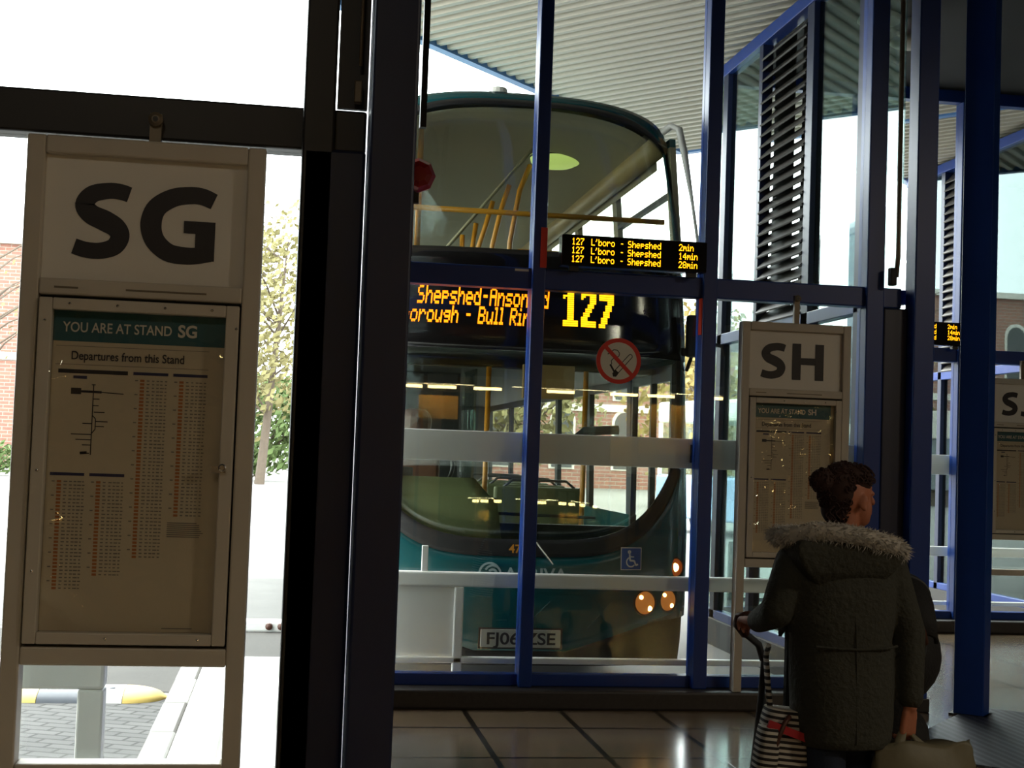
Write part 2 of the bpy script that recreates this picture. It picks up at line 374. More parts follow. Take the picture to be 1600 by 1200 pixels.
# canopy: corrugated sheet, ridges run across the building line
bx, by = .6782, .7349; nx, ny = .7349, -.6782
def soff(t, n, dz=0): return (bx*t+nx*n, by*t+ny*n, 5.44+.04*(n+5.6)+dz)
TEND = 15.3
def canopy(name, t0, t1, n0, n1, pitch=.165):
    prof = []; t = t0
    while t < t1:
        prof += [(t, 0), (t+pitch*.34, 0), (t+pitch*.46, .045), (t+pitch*.88, .045)]; t += pitch
    w = struct(thing(name, None, None, soff(t0, n0)))
    at = Vector(w.location)
    mb = MB(); mb.grid(lambda q, n: soff(q[0], n, q[1]), prof, [n0, n1]); mb.build('corrugated_sheet', SOFFIT, w, at=at)
    top = MB(); top.grid(lambda q, n: soff(q, n, .09), [t0, t1], [n0, n1]); top.build('roof_deck', DARK, w, at=at)
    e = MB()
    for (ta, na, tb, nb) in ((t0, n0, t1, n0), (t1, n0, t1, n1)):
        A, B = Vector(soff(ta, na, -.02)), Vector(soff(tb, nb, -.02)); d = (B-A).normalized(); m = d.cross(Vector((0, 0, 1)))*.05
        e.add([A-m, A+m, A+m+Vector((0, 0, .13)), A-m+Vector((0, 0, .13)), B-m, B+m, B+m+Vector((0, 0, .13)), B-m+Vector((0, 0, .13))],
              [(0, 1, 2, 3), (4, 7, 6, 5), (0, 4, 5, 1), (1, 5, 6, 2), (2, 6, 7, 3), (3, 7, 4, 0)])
    e.build('edge_fascia', BLUE_SKYLIT, w, at=at)
    return w
canopy('canopy_roof', -16, TEND, -7.87, -2.2)
canopy('canopy_roof', TEND, 27, -6.1, -2.2)

# ------------------------------------------------------------------ outside ground
GZ = -.12
struct(MB().box(-120, 160, 4.4, 220, GZ-.3, GZ).build('ground_road', ROAD))
struct(MB().box(-3.3, -.70, 4.6, 9.75, GZ-.02, GZ+.006).build('ground_block_paving', BLOCK))
struct(MB().box(-.55, .19, 4.6, 10.9, GZ, 0).build('ground_pavement', PAVE, bevel=.02))
struct(MB().box(-.70, -.55, 4.6, 10.9, GZ, -.01).build('trim_kerb', KERB, bevel=.015))
struct(MB().box(XR0+.08, XR1-.08, YB1+.1, YB1+.75, GZ, -.05).build('ground_apron', PAVE, bevel=.02))

SHADE_ASPH = pm('near asphalt with painted shade', (.050, .045, .040), .9, .25, 3, bump=.3)  # shade on the near road put into the asphalt colour
HALF_SHADE_ASPH = pm('asphalt with painted half shade', (.10, .095, .09), .9, .25, 2, bump=.3)  # paler step of the painted road shade further out
struct(MB().box(-6, .3, 9.98, 13.22, GZ-.02, GZ+.004).build('ground_painted_shade', SHADE_ASPH))
struct(MB().box(-6, 3.5, 13.42, 18.5, GZ-.02, GZ+.003).build('ground_painted_half_shade', HALF_SHADE_ASPH))
# speed hump by the stand SG lane: segments in yellow and grey black
def hump(label, x0, x1, y, w, segs, mats, endx=None):
    n = len(segs); t = thing('speed_hump', label, 'speed hump', ((x0+x1)/2, y, GZ))
    dx = (x1-x0)/n
    for i, m in enumerate(segs):
        a, b = x0+i*dx, x0+(i+1)*dx-.004
        rings = []
        last = endx and i == n-1
        for q in lin(a, b, 6):
            f = math.sqrt(max(.02, 1-((q-a)/(b-a))**2)) if last else 1
            rings.append([(q, y+w/2*f*math.cos(PI*k/12), GZ+.006+.075*f*math.sin(PI*k/12)) for k in range(13)])
        MB().loft(rings).build('rubber_segment', mats[m], t, smooth='auto', at=t.location)
        for k in (-.5, .5) if not last else (0,):
            if not last: MB().lathe([(.022, 0), (.022, .008), (.012, .012)], ((a+b)/2+k*dx*.4, y-.06, GZ+.072), seg=10).build('bolt_cap', SLEEPB, t, at=t.location)
    return t
hump('yellow and black rubber speed hump on block paving below the SG sign', -2.35, -.73, 9.75, .46, [0, 1, 0, 1, 2, 0], [SLEEPY, SLEEPB, SLEEPW], True)
t = thing('kerb_block', 'pale kerb block with two brown studs beyond the pavement', 'kerb block', (-.1, 13.3, GZ))
MB().box(-.55, .35, 13.2, 13.42, GZ, GZ+.10).build('block', SLEEPW, t, bevel=.02, at=t.location)
for x in (-.11, .0): MB().lathe([(.035, 0), (.03, -.03), (.01, -.04)], (x, 13.2, GZ+.055), 'Y', 12).build('stud', LEATHER, t, at=t.location)

# ------------------------------------------------------------------ white guard rails
def guard(label, loc):
    return thing('guard_barrier', label, 'barrier', loc)
g = guard('white steel guard barrier with solid end panel in front of the bus', (2.0, 9.13, -.05)); L = g.location
MB().box(.45, 3.9, 9.10, 9.17, .725, .82).build('top_rail', WHITEM, g, bevel=.012, at=L)
MB().box(.45, 3.9, 9.10, 9.16, .235, .275).build('bottom_rail', WHITEM, g, bevel=.008, at=L)
MB().box(.45, 1.10, 9.125, 9.135, .275, .725).build('infill_panel', WHITEM, g, at=L)
for a, b in ((1.10, 1.16), (3.84, 3.9), (.45, .51)): MB().box(a, b, 9.10, 9.16, -.05, .725).build('upright', WHITEM, g, bevel=.008, at=L)
MB().box(.88, .92, 9.12, 9.15, .82, .985).build('bracket', WHITEM, g, bevel=.004, at=L)
k = thing('sight_rail', 'broad white horizontal rail across the glass before the bus windscreen', 'rail', (2.0, 9.07, 1.54)); L = k.location
MB().box(.33, 3.98, 9.06, 9.09, 1.54, 1.738).build('board', WHITEM, k, bevel=.006, at=L)
for x in (1.53, 2.66): MB().box(x-.03, x+.03, 9.035, 9.06, 1.58, 1.70).build('bracket', DARK, k, at=L)
k = thing('sight_rail', 'white horizontal rail across the distant glass of the SJ bay', 'rail', (6.0, 13.29, 1.54)); L = k.location
MB().box(4.15, 7.9, 13.275, 13.305, 1.54, 1.738).build('board', WHITEM, k, bevel=.006, at=L)
for x in (5.47, 6.58): MB().box(x-.03, x+.03, 13.255, 13.28, 1.58, 1.70).build('bracket', DARK, k, at=L)
g = guard('white guard barrier seen low behind the distant SJ sign', (6.0, 13.36, -.05)); L = g.location
MB().box(4.3, 7.8, 13.33, 13.40, .725, .82).build('top_rail', WHITEM, g, bevel=.012, at=L)
MB().box(4.3, 7.8, 13.33, 13.39, .235, .275).build('bottom_rail', WHITEM, g, bevel=.008, at=L)
for x in (4.3, 7.74): MB().box(x, x+.06, 13.33, 13.39, -.05, .725).build('upright', WHITEM, g, bevel=.008, at=L)
g = guard('white steel guard barrier frame seen through the gap below the SG panel', (-1.9, 5.1, GZ)); L = g.location
MB().box(-3.2, -.595, 5.06, 5.15, .735, .83).build('top_rail', WHITEM, g, bevel=.012, at=L)
for x in (-3.2, -.683): MB().box(x, x+.088, 5.06, 5.15, GZ, .735).build('upright', WHITEM, g, bevel=.008, at=L)
MB().box(-3.107, -.683, 5.07, 5.14, .18, .23).build('bottom_rail', WHITEM, g, bevel=.008, at=L)

# ================================================================== STAND SIGNS
def big_letter(ch, h, x, z, y):
    mb = MB()
    def bx_(a, b, c, d): mb.add([(x+a*h, y-.0006-a*.0004, z+c*h), (x+b*h, y-.0006-a*.0004, z+c*h), (x+b*h, y-.0006-a*.0004, z+d*h), (x+a*h, y-.0006-a*.0004, z+d*h)], [(0, 1, 2, 3)])
    def st(pts, wd):
        P_ = [Vector(p) for p in pts]; P_ = [P_[0]*2-P_[1]] + P_ + [P_[-1]*2-P_[-2]]; out = []
        for i in range(1, len(P_)-2):
            for k in range(6):
                t = k/6; a, b, c, d = P_[i-1:i+3]
                out.append(.5*((2*b)+(c-a)*t+(2*a-5*b+4*c-d)*t*t+(3*b-a-3*c+d)*t**3))
        out.append(P_[-2]); n = len(out); L_, R_ = [], []
        for i, p in enumerate(out):
            v = (out[min(i+1, n-1)]-out[max(i-1, 0)]).normalized(); q = i/(n-1); w2 = interp(wd, q)/2; nn = Vector((-v.y, v.x))
            L_.append(p+nn*w2); R_.append(p-nn*w2)
        mb.add([(x+p.x*h, y, z+p.y*h) for p in L_+R_], [(i, i+1, n+i+1, n+i) for i in range(n-1)])
    if ch == 'S': st([(.69, .855), (.58, .885), (.43, .89), (.23, .835), (.14, .70), (.22, .58), (.40, .50), (.54, .42), (.595, .31), (.53, .175), (.36, .112), (.18, .115), (.03, .155)], [(0, .20), (.18, .21), (.5, .27), (.82, .21), (1, .20)])
    if ch == 'G': st([(.92, .83), (.78, .885), (.62, .895), (.40, .85), (.20, .71), (.135, .50), (.19, .29), (.36, .14), (.58, .105), (.74, .115), (.90, .145)], [(0, .21), (.25, .23), (.5, .27), (.75, .23), (1, .20)]); bx_(.70, .95, .05, .42); bx_(.55, .95, .40, .56)
    if ch == 'H': bx_(0, .25, 0, 1); bx_(.66, .91, 0, 1); bx_(.25, .66, .42, .61)
    if ch == 'J': bx_(.22, .47, .30, 1); st([(.345, .36), (.335, .22), (.26, .125), (.14, .10), (-.02, .115)], [(0, .25), (1, .19)])
    return mb
def stand_sign(letters, x0, y, foot_z, label, w=.725, hang=2.62):
    d = .085
    t = thing('stand_sign', label, 'sign', (x0+w/2, y, foot_z)); at = Vector((w/2, 0, 0))
    z0 = foot_z; X = lambda a: a  # local builder works in x 0..w, absolute z
    def B(mb, name, m, par=t, **k): return mb.build(name, m, par, at=(w/2, 0, z0), **k)
    f = MB()
    f.box(0, .055, 0, d, z0, 2.515); f.box(w-.055, w, 0, d, z0, 2.515)
    f.box(.055, w-.055, 0, d, 2.46, 2.515); f.box(.055, w-.055, 0, d, 2.03, 2.08); f.box(.055, w-.055, 0, d, .92, .975)
    f.box(.055, w-.055, 0, d, .57, .63)
    fr = B(f, 'frame', SIGNF, bevel=.006)
    # letter panel, recessed
    pn = B(MB().box(.055, w-.055, .028, .05, 2.08, 2.46), 'letter_panel', SIGNW)
    if letters[1] == 'G': xs = ((letters[0], .140), (letters[1], .340))
    elif letters[1] == 'H': xs = ((letters[0], .135), (letters[1], .350))
    else: xs = ((letters[0], .16), (letters[1], .37))
    for ch, xx in xs: 
        B(big_letter(ch, .238, xx, 2.146, .0265), 'letter', INK, pn)
    # timetable case: hinged door with rounded frame
    f = MB(); f.box(.06, .10, -.012, .03, .985, 2.02); f.box(w-.10, w-.06, -.012, .03, .985, 2.02); f.box(.10, w-.10, -.012, .03, 1.985, 2.02); f.box(.10, w-.10, -.012, .03, .985, 1.02)
    dr = B(f, 'door_frame', SIGNF, bevel=.004)
    B(MB().box(.055, w-.055, .045, .06, .975, 2.03), 'back_board', DARK)
    for (a, b) in [(.15, 2.003), (.29, 2.003), (.43, 2.003), (.57, 2.003), (.08, 1.95), (.645, 1.95), (.08, 1.5), (.08, 1.2), (.57, 1.003), (.3, 1.003)]:
        B(MB().lathe([(.005, 0), (.004, -.003), (.001, -.004)], (a, -.012, b), 'Y', 8), 'screw', CHROME, dr)
    B(MB().box(.59, .632, -.02, -.01, 1.51, 1.53).lathe([(.012, 0), (.012, -.012), (.008, -.014)], (.622, -.02, 1.525), 'Y', 12), 'latch', CHROME, dr)
    po = B(MB().box(.10, w-.10, .03, .044, 1.02, 1.985), 'poster', PAPER)
    yp = .0295
    q = lambda mb, a, b, c, e: mb.add([(a, yp, c), (b, yp, c), (b, yp, e), (a, yp, e)], [(0, 1, 2, 3)])
    B(q(MB(), .10, .625, 1.893, 1.985), 'teal_band', TEALP, po)
    yt = lambda a, b: yp-.0008
    B(text_mb('YOU ARE AT STAND', .031, .128, 1.922, yt, bold=.014, sx=.82), 'band_wording', PALEINK, po)
    B(text_mb(letters, .038, .468, 1.920, yt, bold=.03, sx=.95), 'band_letters', PALEINK, po)
    B(text_mb('Departures from this Stand', .027, .155, 1.838, yt, bold=.012, sx=.82), 'heading', INK, po)
    for z in (1.878, 1.822): B(q(MB(), .11, .565, z, z+.0015), 'rule_line', GREYINK, po)
    ba = MB(); q(ba, .12, .325, 1.796, 1.808)
    for a, b, z in ((.341, .445, 1.798), (.46, .563, 1.798), (.111, .211, 1.486), (.226, .329, 1.486), (.165, .205, 1.780)): B(q(MB(), a, b, z, z+.009), 'navy_bar', NAVYINK, po)
    B(ba, 'black_bar', INK, po)
    for (xa, zt, zb) in ((.345, 1.785, 1.245), (.462, 1.785, 1.375), (.115, 1.472, 1.15), (.230, 1.472, 1.19)):
        z = zt; k = 0; gr = MB(); og = MB()
        while z > zb:
            q(og, xa+.017, xa+.030, z-.0075, z-.0005)
            for (c, wd) in ((.037, .011), (.053, .010), (.066, .009), (.077, .012), (.091, .008)):
                wd2 = wd*random.uniform(.6, 1.05); q(gr, xa+c, xa+c+wd2, z-.0055, z-.0020)
            if k % 4 == 0: q(gr, xa+.002, xa+.011, z-.0055, z-.002)
            z -= .0107; k += 1
        B(gr, 'timetable_column', GREYINK, po); B(og, 'stop_time_column', ORINK, po)
    gr = MB()
    for i in range(8): q(gr, .462, .57-random.uniform(0, .03), 1.350-i*.006, 1.353-i*.006)
    B(q(MB(), .46, .55, 1.03, 1.0325), 'footer_line', GREYINK, po)
    # route map
    mp = MB()
    def ml(ax, az, bx_, bz, wd=.003):
        v = Vector((bx_-ax, bz-az)).normalized(); n = Vector((-v.y, v.x))*wd/2
        mp.add([(ax+n.x, yp, az+n.y), (bx_+n.x, yp, bz+n.y), (bx_-n.x, yp, bz-n.y), (ax-n.x, yp, az-n.y)], [(0, 1, 2, 3)])
    ml(.226, 1.765, .226, 1.55); ml(.226, 1.67, .236, 1.66); ml(.236, 1.66, .236, 1.628); ml(.236, 1.628, .226, 1.615)
    for a, b, z in ((.22, .232, 1.763), (.226, .245, 1.72), (.226, .243, 1.70), (.23, .262, 1.68), (.236, .272, 1.652), (.236, .262, 1.637), (.198, .226, 1.645), (.166, .226, 1.612), (.18, .226, 1.596), (.20, .226, 1.58), (.195, .222, 1.555)): ml(a, z, b, z)
    q(mp, .16, .19, 1.733, 1.752); ml(.19, 1.742, .25, 1.741, .007); ml(.25, 1.741, .315, 1.738, .003); ml(.195, 1.555, .215, 1.557, .008)
    B(mp, 'route_map', INK, po); B(gr, 'small_print', GREYINK, po)
    # loose clear plastic cover sheet, buckled at the left edge
    us = lin(.10, w-.10, 36); vs = lin(1.02, 1.985, 50)
    def sheet(x, z):
        e = math.exp(-((x-.10)/.05)**2)*(math.sin(z*31)*.5+math.sin(z*13+1)*.5)*.020
        e2 = math.exp(-((x-.16)/.10)**2-((z-1.12)/.11)**2)*math.sin((x+z)*42)*.011
        return (x, .008+e+e2, z)
    B(MB().grid(sheet, us, vs), 'cover_sheet', ACRYL, smooth=True)
    for a, b in ((.10, .17), (.31, .55)): B(MB().add([(a, -.0008, 2.050), (b, -.0008, 2.050), (b, -.0008, 2.056), (a, -.0008, 2.056)], [(0, 1, 2, 3)]), 'faded_print', BRASS, fr)
    # hanger bracket to the transom above
    B(MB().box(.355, .39, .02, .05, 2.515, hang).lathe([(.022, 0), (.022, -.012), (.012, -.016)], (.3725, .02, hang-.02), 'Y', 16), 'hanger_bracket', BRASS)
    B(MB().lathe([(.008, 0), (.008, -.004)], (.3725, .004, hang-.02), 'Y', 10), 'bolt', DARK)
    t.location = (x0+w/2, y, z0)
    return t
stand_sign('SG', -.819, 4.39, 0.0, 'large near grey stand sign lettered SG with a departures poster', .712, 2.605)
stand_sign('SH', 2.880, 8.78, 0.12, 'grey stand sign lettered SH behind the woman in the parka', .745, 2.70)
stand_sign('SJ', 6.80, 13.0, 0.12, 'distant grey stand sign lettered SJ, partly hidden by the free blue column', .74, 2.70)

# ================================================================== DEPARTURE DISPLAYS
def display(x0, x1, y, z0, z1, label, rows):
    loc = ((x0+x1)/2, y+.05, z0-.02); t = thing('departure_display', label, 'display', loc)
    ym = lambda a, b: y-.002
    MB().box(x0, x1, y, y+.11, z0, z1).build('case', GLOSSBLACK, t, bevel=.008, at=loc)
    u_ = (x1-x0)/227
    for i, (mins) in enumerate(rows):
        z = z1-.022-i*.056
        for tx, px_ in (('127', 15), ("L'boro", 45), ('-', 90), ('Shepshed', 102), (mins, 182)):
            m = MB(); led_text(m, tx, x0+px_*u_, z, 1.10*u_, .0062, ym, 1.0); m.build('led_wording', LEDY, t, at=loc)
    MB().box(x0+.06, x0+.12, y+.03, y+.08, z0-.03, z0).box(x1-.12, x1-.06, y+.03, y+.08, z0-.03, z0).build('mount', DARK, t, at=loc)
display(1.67, 2.632, 8.80, 2.815, 3.015, 'amber three row departure display on the transom before the bus', ['2min', '14min', '28min'])
display(5.60, 6.56, 13.02, 2.815, 3.045, 'distant amber departure display half hidden behind the corner post', ['2min', '14min', '28min'])

# red fire sounder, conduits, red tape, painted LED reflection, stickers
t = thing('fire_sounder', 'red fire alarm sounder on a pipe beside the wide corner post', 'alarm', (.70, 8.74, 3.21))
MB().lathe([(.105, 0), (.11, -.03), (.11, -.06), (.085, -.10), (.05, -.115), (.01, -.117)], (.73, 8.83, 3.325), 'Y', 8).build('sounder_body', RED, t, at=t.location)
MB().box(.66, .74, 8.78, 8.83, 3.15, 3.24).build('junction_box', DARK, t, at=t.location)
t = thing('conduit_pipe', 'thin metal conduit running up the right side of the wide corner post', 'conduit', (.70, 8.86, 2.82))
MB().tube([(.70, 8.86, 2.82), (.70, 8.86, 5.3)], .018, 10).build('pipe', BRASS, t, smooth=True, at=t.location)
MB().box(.735, .775, 8.84, 8.90, 3.65, 5.3).build('trunking', DARK, t, at=t.location)
t = thing('conduit_pipe', 'brown conduit with a black end box beside the corner post behind the woman', 'conduit', (3.945, 8.80, 2.80))
MB().tube([(3.94, 8.80, 5.3), (3.945, 8.80, 3.0), (3.935, 8.80, 2.86)], .016, 10).build('pipe', BRASS, t, smooth=True, at=t.location)
MB().box(3.885, 3.935, 8.78, 8.83, 2.80, 2.92).build('end_box', BLACK, t, bevel=.01, at=t.location)
t = thing('conduit_pipe', 'pale conduit and switch box in the slot left of the wide corner post', 'conduit', (.17, 4.42, 2.68))
MB().tube([(.172, 4.40, 2.80), (.178, 4.40, 5.3)], .006, 8).build('pipe', BRASS, t, smooth=True, at=t.location)
MB().box(.155, .18, 4.385, 4.42, 2.68, 2.75).build('switch_box', BRASS, t, bevel=.004, at=t.location)
MB().box(.105, .20, 4.44, 4.46, 2.67, 5.3).build('back_strip', DARK, t, at=t.location)
tag(MB().box(1.545, 1.587, 8.872, 8.879, 2.80, 3.06).build('red_tape_and_glow', REDF, loc=(1.56, 8.875, 2.80)), 'dark red tape on the upright left of the departure display', 'tape')
tag(MB().box(2.630, 2.6375, 8.89, 8.95, 2.42, 2.66).build('red_tape_and_glow', REDF, loc=(2.634, 8.92, 2.42)), 'painted orange red LED reflection on the upright right of the no smoking sticker', 'tape')  # reflection of the LEDs painted on as a coloured strip

t = thing('no_smoking_sticker', 'round red and white no smoking sticker on the glass', 'sticker', (2.105, 8.972, 2.22)); c = Vector((2.105, 8.970, 2.228)); at = t.location
t.location = at
disc = lambda r0, r1, y, n=40: [[Vector((c.x+r*math.cos(2*PI*k/n), y, c.z+r*math.sin(2*PI*k/n))) for k in range(n)] for r in (r0, r1)]
MB().lathe([(.150, 0), (.150, -.001)], (c.x, 8.973, c.z), 'Y', 48).build('white_disc', STWHITE, t, at=at)
mb = MB(); mb.loft(disc(.122, .150, 8.9705), caps=False); mb.obox((c.x, 8.9700, c.z), .27, .0006, .026, ry=math.radians(45)); mb.build('red_ring', REDF, t, at=at)
R = Matrix.Rotation(math.radians(-50), 3, 'Y')
mb = MB()
def cig(pts, wd=.005):
    for (a1, b1), (a2, b2) in zip(pts, pts[1:]):
        v = Vector((a2-a1, b2-b1)); n = Vector((-v.y, v.x)).normalized()*wd/2
        mb.add([(c.x+a1+n.x, 8.9714, c.z+b1+n.y), (c.x+a2+n.x, 8.9714, c.z+b2+n.y), (c.x+a2-n.x, 8.9714, c.z+b2-n.y), (c.x+a1-n.x, 8.9714, c.z+b1-n.y)], [(0, 1, 2, 3)])
cig([(-.028, -.068), (.062, .035), (.075, .048), (.088, .042), (.092, .030), (.080, .016), (-.010, -.090)])
cig([(-.06, -.03), (-.045, -.02), (-.05, .0), (-.03, .02), (0, .03), (.005, .05), (-.01, .07), (-.035, .072), (-.06, .05), (-.075, .042)])
cig([(-.055, -.025), (-.025, -.075)], .012)
mb.add([(c.x+a_, 8.9714, c.z+b_) for a_, b_ in ((-.040, -.082), (-.018, -.058), (.004, -.078), (-.014, -.104), (-.034, -.104))], [(0, 1, 2, 3, 4)])
mb.build('cigarette_symbol', INK, t, at=at)

# small paper strip on the transom
tag(MB().box(1.39, 1.48, 8.918, 8.9195, 2.775, 2.79).build('paper_strip', STWHITE, loc=(1.43, 8.919, 2.775)), 'small pale paper strip stuck on the blue transom', 'label strip')
# dark ribbed entrance mat
tag(MB().obox((4.55, 7.75, .006), 1.5, 1.9, .012, rz=math.radians(-42)).build('entrance_mat', MAT_R, loc=(4.55, 7.75, 0)), 'dark ribbed entrance mat in front of the free blue column', 'mat')
# ceiling disc lamps in the hall
for i, (x, y, lb) in enumerate(((5.05, 11.1, 'dim round ceiling lamp between the corner post and the blue column'), (4.55, 10.6, 'dim round ceiling lamp just left of the corner post'))):
    t = thing('ceiling_lamp', lb, 'lamp', (x, y, 5.16))
    MB().lathe([(.03, .22), (.05, .10), (.16, .04), (.18, 0), (.15, -.02), (.01, -.03)], (0, 0, .02), seg=20).build('lamp_shade', STONE, t, smooth=True)
    MB().tube([(0, 0, .22), (0, 0, .24)], .012).build('stem', DARK, t)
# strip lights far behind the camera (seen only as reflections in the glass)
sl = thing('strip_light', 'warm fluorescent strip light in the back hall', 'light', (2.3, -10.1, 2.88), 'back hall strip lights')
MB().box(-.30, .30, -.035, .035, .03, .25).build('housing', STONE, sl)
MB().tube([(-.28, 0, 0), (.28, 0, 0)], .028, 10).build('tube', TUBE, sl)
for x in (2.98, 3.9, 5.4, 6.72, 7.5, 8.6, 10.2):
    o = copy_tree(sl); o.location = (x, -10.1, 2.88)
for i, x in enumerate((2.6, 5.4, 8.4)):
    a = bpy.data.lights.new('hall_strip_and_fill', 'AREA'); a.shape = 'RECTANGLE'; a.size = 2; a.size_y = .1; a.energy = 28; a.color = (1, .72, .36)
    o = bpy.data.objects.new('hall_strip_and_fill', a); COL.objects.link(o); o.location = (x, -10.1, 2.94)
for (x, y, e) in ((-1.2, -1.8, 34), (8.6, -.8, 165), (10.5, 2.5, 60)):  # unseen fill lights added to brighten signs, column and woman
    fx = thing('fill_lightbox', 'recessed hall ceiling light', 'light', (x, y, HW-.02), 'added hall fill lights')
    MB().box(-.6, .6, -.15, .15, -.05, .02).build('diffuser', STONE, fx)
    a = bpy.data.lights.new('hall_strip_and_fill', 'AREA'); a.shape = 'RECTANGLE'; a.size = 1.2; a.size_y = .3; a.energy = e; a.color = (1, .86, .66)
    o = bpy.data.objects.new('hall_strip_and_fill', a); COL.objects.link(o); o.location = (x, y, HW-.09)
for x0, x1, z0, z1, lb in ((2.55, 3.35, 2.25, 2.72, 'small lit ochre kiosk fascia in the back hall'), (6.55, 7.0, 1.2, 2.72, 'narrow lit ochre kiosk fascia in the back hall'), (7.15, 8.3, 1.7, 2.72, 'wide lit ochre kiosk fascia in the back hall')):
    kf = thing('kiosk_fascia', lb, 'fascia', ((x0+x1)/2, -10.5, 0))
    MB().box(x0, x1, -10.5, -10.44, z0, z1).build('panel', KIOSK, kf, at=kf.location)
    for px_ in (x0, x1-.06): MB().box(px_, px_+.06, -10.56, -10.5, 0, z1).build('support', DARK, kf, at=kf.location)
for (x0, x1) in ((3.3, 4.1), (8.9, 9.3), (5.9, 6.5)):
    struct(MB().box(x0, x1, -12.99, -12.9, 0, 2.9).build('trim_recess', DWALL))

# ================================================================== BUS
BX, BY = 1.585, 9.36
bus = thing('double_decker_bus', 'teal double decker bus with amber route 127 display parked nose to the glass', 'bus', (BX, BY, GZ))
HWT = [(0, 1.24), (1.2, 1.26), (2.7, 1.225), (3.4, 1.18), (4.0, 1.12), (4.4, 1.10)]
RAKE = [(.2, .10), (.45, .02), (.7, 0), (1.05, .02), (2.42, .10), (3.1, .15), (3.6, .24), (4.0, .36), (4.2, .46), (4.4, .62)]
def hw(z): return interp(HWT, z)
def plan(u): return .52*(1-max(0, 1-abs(u)**3)**.45)
def F(u, z): return (u*hw(z), interp(RAKE, z)+plan(u), z)
def yF(x, z): return F(x/hw(z), z)[1]
def zroof(u): return 4.03+.275*max(0, 1-abs(u)**2.7)**.5
def patch(name, zlo, zhi, u0, u1, m, nu=41, nv=10, off=0, par=None, smooth=True):
    mb = MB(); us = lin(u0, u1, nu)
    def fn(u, v):
        a, b = zlo(u), zhi(u); x, y, z = F(u, a+(b-a)*v); return (x, y+off, z)
    mb.grid(fn, us, lin(0, 1, nv))
    return mb.build(name, m, par or bus, smooth=smooth, thick=.012)
def smoothtab(tab):
    def f(u):
        u = abs(u)
        for (a, b), (c, d) in zip(tab, tab[1:]):
            if u <= c: q = (u-a)/(c-a); return b+(d-b)*q
        return tab[-1][1]
    return f
G = .895
def zout(u): return 1.03+.62*(abs(u)/.93)**4.2 if abs(u) < .93 else 1.65+(abs(u)-.93)*12
def zin(u): return zout(u)+.115+.10*abs(u)**3
zc = lambda v: (lambda u: v)
bump = smoothtab([(0, .40), (.25, .40), (.5, .50), (.75, .60), (1, .62)])
patch('bumper', zc(.30), bump, -1, 1, BLACK)
patch('lower_panel', bump, lambda u: min(zout(u), 2.42), -.93, .93, TEAL, 61)
for sgn in (-1, 1):
    patch('corner_pillar', lambda u: bump(u), zc(2.42), sgn*.93, sgn*1.0, TEAL, 16, 20)
    patch('window_surround', lambda u: min(1.62+(abs(u)-G)*2, 2.42), zc(2.42), sgn*G, sgn*.93, BLACK, 5, 10, off=.001)
    patch('corner_pillar', zc(2.42), zc(3.12), sgn*.96, sgn, TEAL, 10, 8)
    patch('corner_pillar', zc(3.12), lambda u: zroof(u), sgn*.93, sgn, TEAL, 14, 16)
patch('window_surround', zout, zin, -.915, .915, BLACK, 81, 5, off=-.004)
patch('lower_windscreen', zin, zc(2.42), -G, G, GLASSB, 61, 12, off=.004)
patch('destination_panel', zc(2.42), zc(3.12), -.96, .96, GLOSSBLACK, 61, 8)
zt = lambda u: zroof(u*1.0)-.105-.10*abs(u)**4
patch('upper_windscreen', zc(3.12), zt, -.93, .93, GLASSB, 61, 14, off=.004)
patch('roof_edge_trim', zt, lambda u: zt(u)+.045, -.93, .93, DARK, 61, 3, off=-.002)
patch('roof_front', lambda u: zt(u)+.045, zroof, -.93, .93, TEAL, 61, 4)
# roof, ceiling
BL = 10.4
us = lin(-1, 1, 41)
mb = MB(); rows = []
for k, yy in enumerate((0, .3, .8, 3, 6, BL)):
    rows.append([(lambda p: (p[0], max(p[1], p[1]+(yy if k else 0)) if yy < 3 else yy, p[2]))(F(u, zroof(u))) for u in us])
mb.loft(rows, caps=False, closed=False); mb.build('roof', TEAL, bus, smooth=True)
mb = MB(); rows = []
def ceil_pt(u, yy): 
    x, y, z = F(u, zroof(u)-.09-.03*abs(u)); return (x*.95, (max(y+.04, yy)), z-.02)
for yy in (0, .5, 1.2, 4, 7, BL-.05): rows.append([ceil_pt(u, yy) for u in us])
mb.loft(rows, caps=False, closed=False); mb.build('upper_ceiling', CREAM, bus, smooth=True)
tb = MB().lathe([(.07, 0), (.065, .03), (.055, .04)], (-.20, .60, 4.31), seg=16); tb.build('roof_vent', STWHITE, bus)
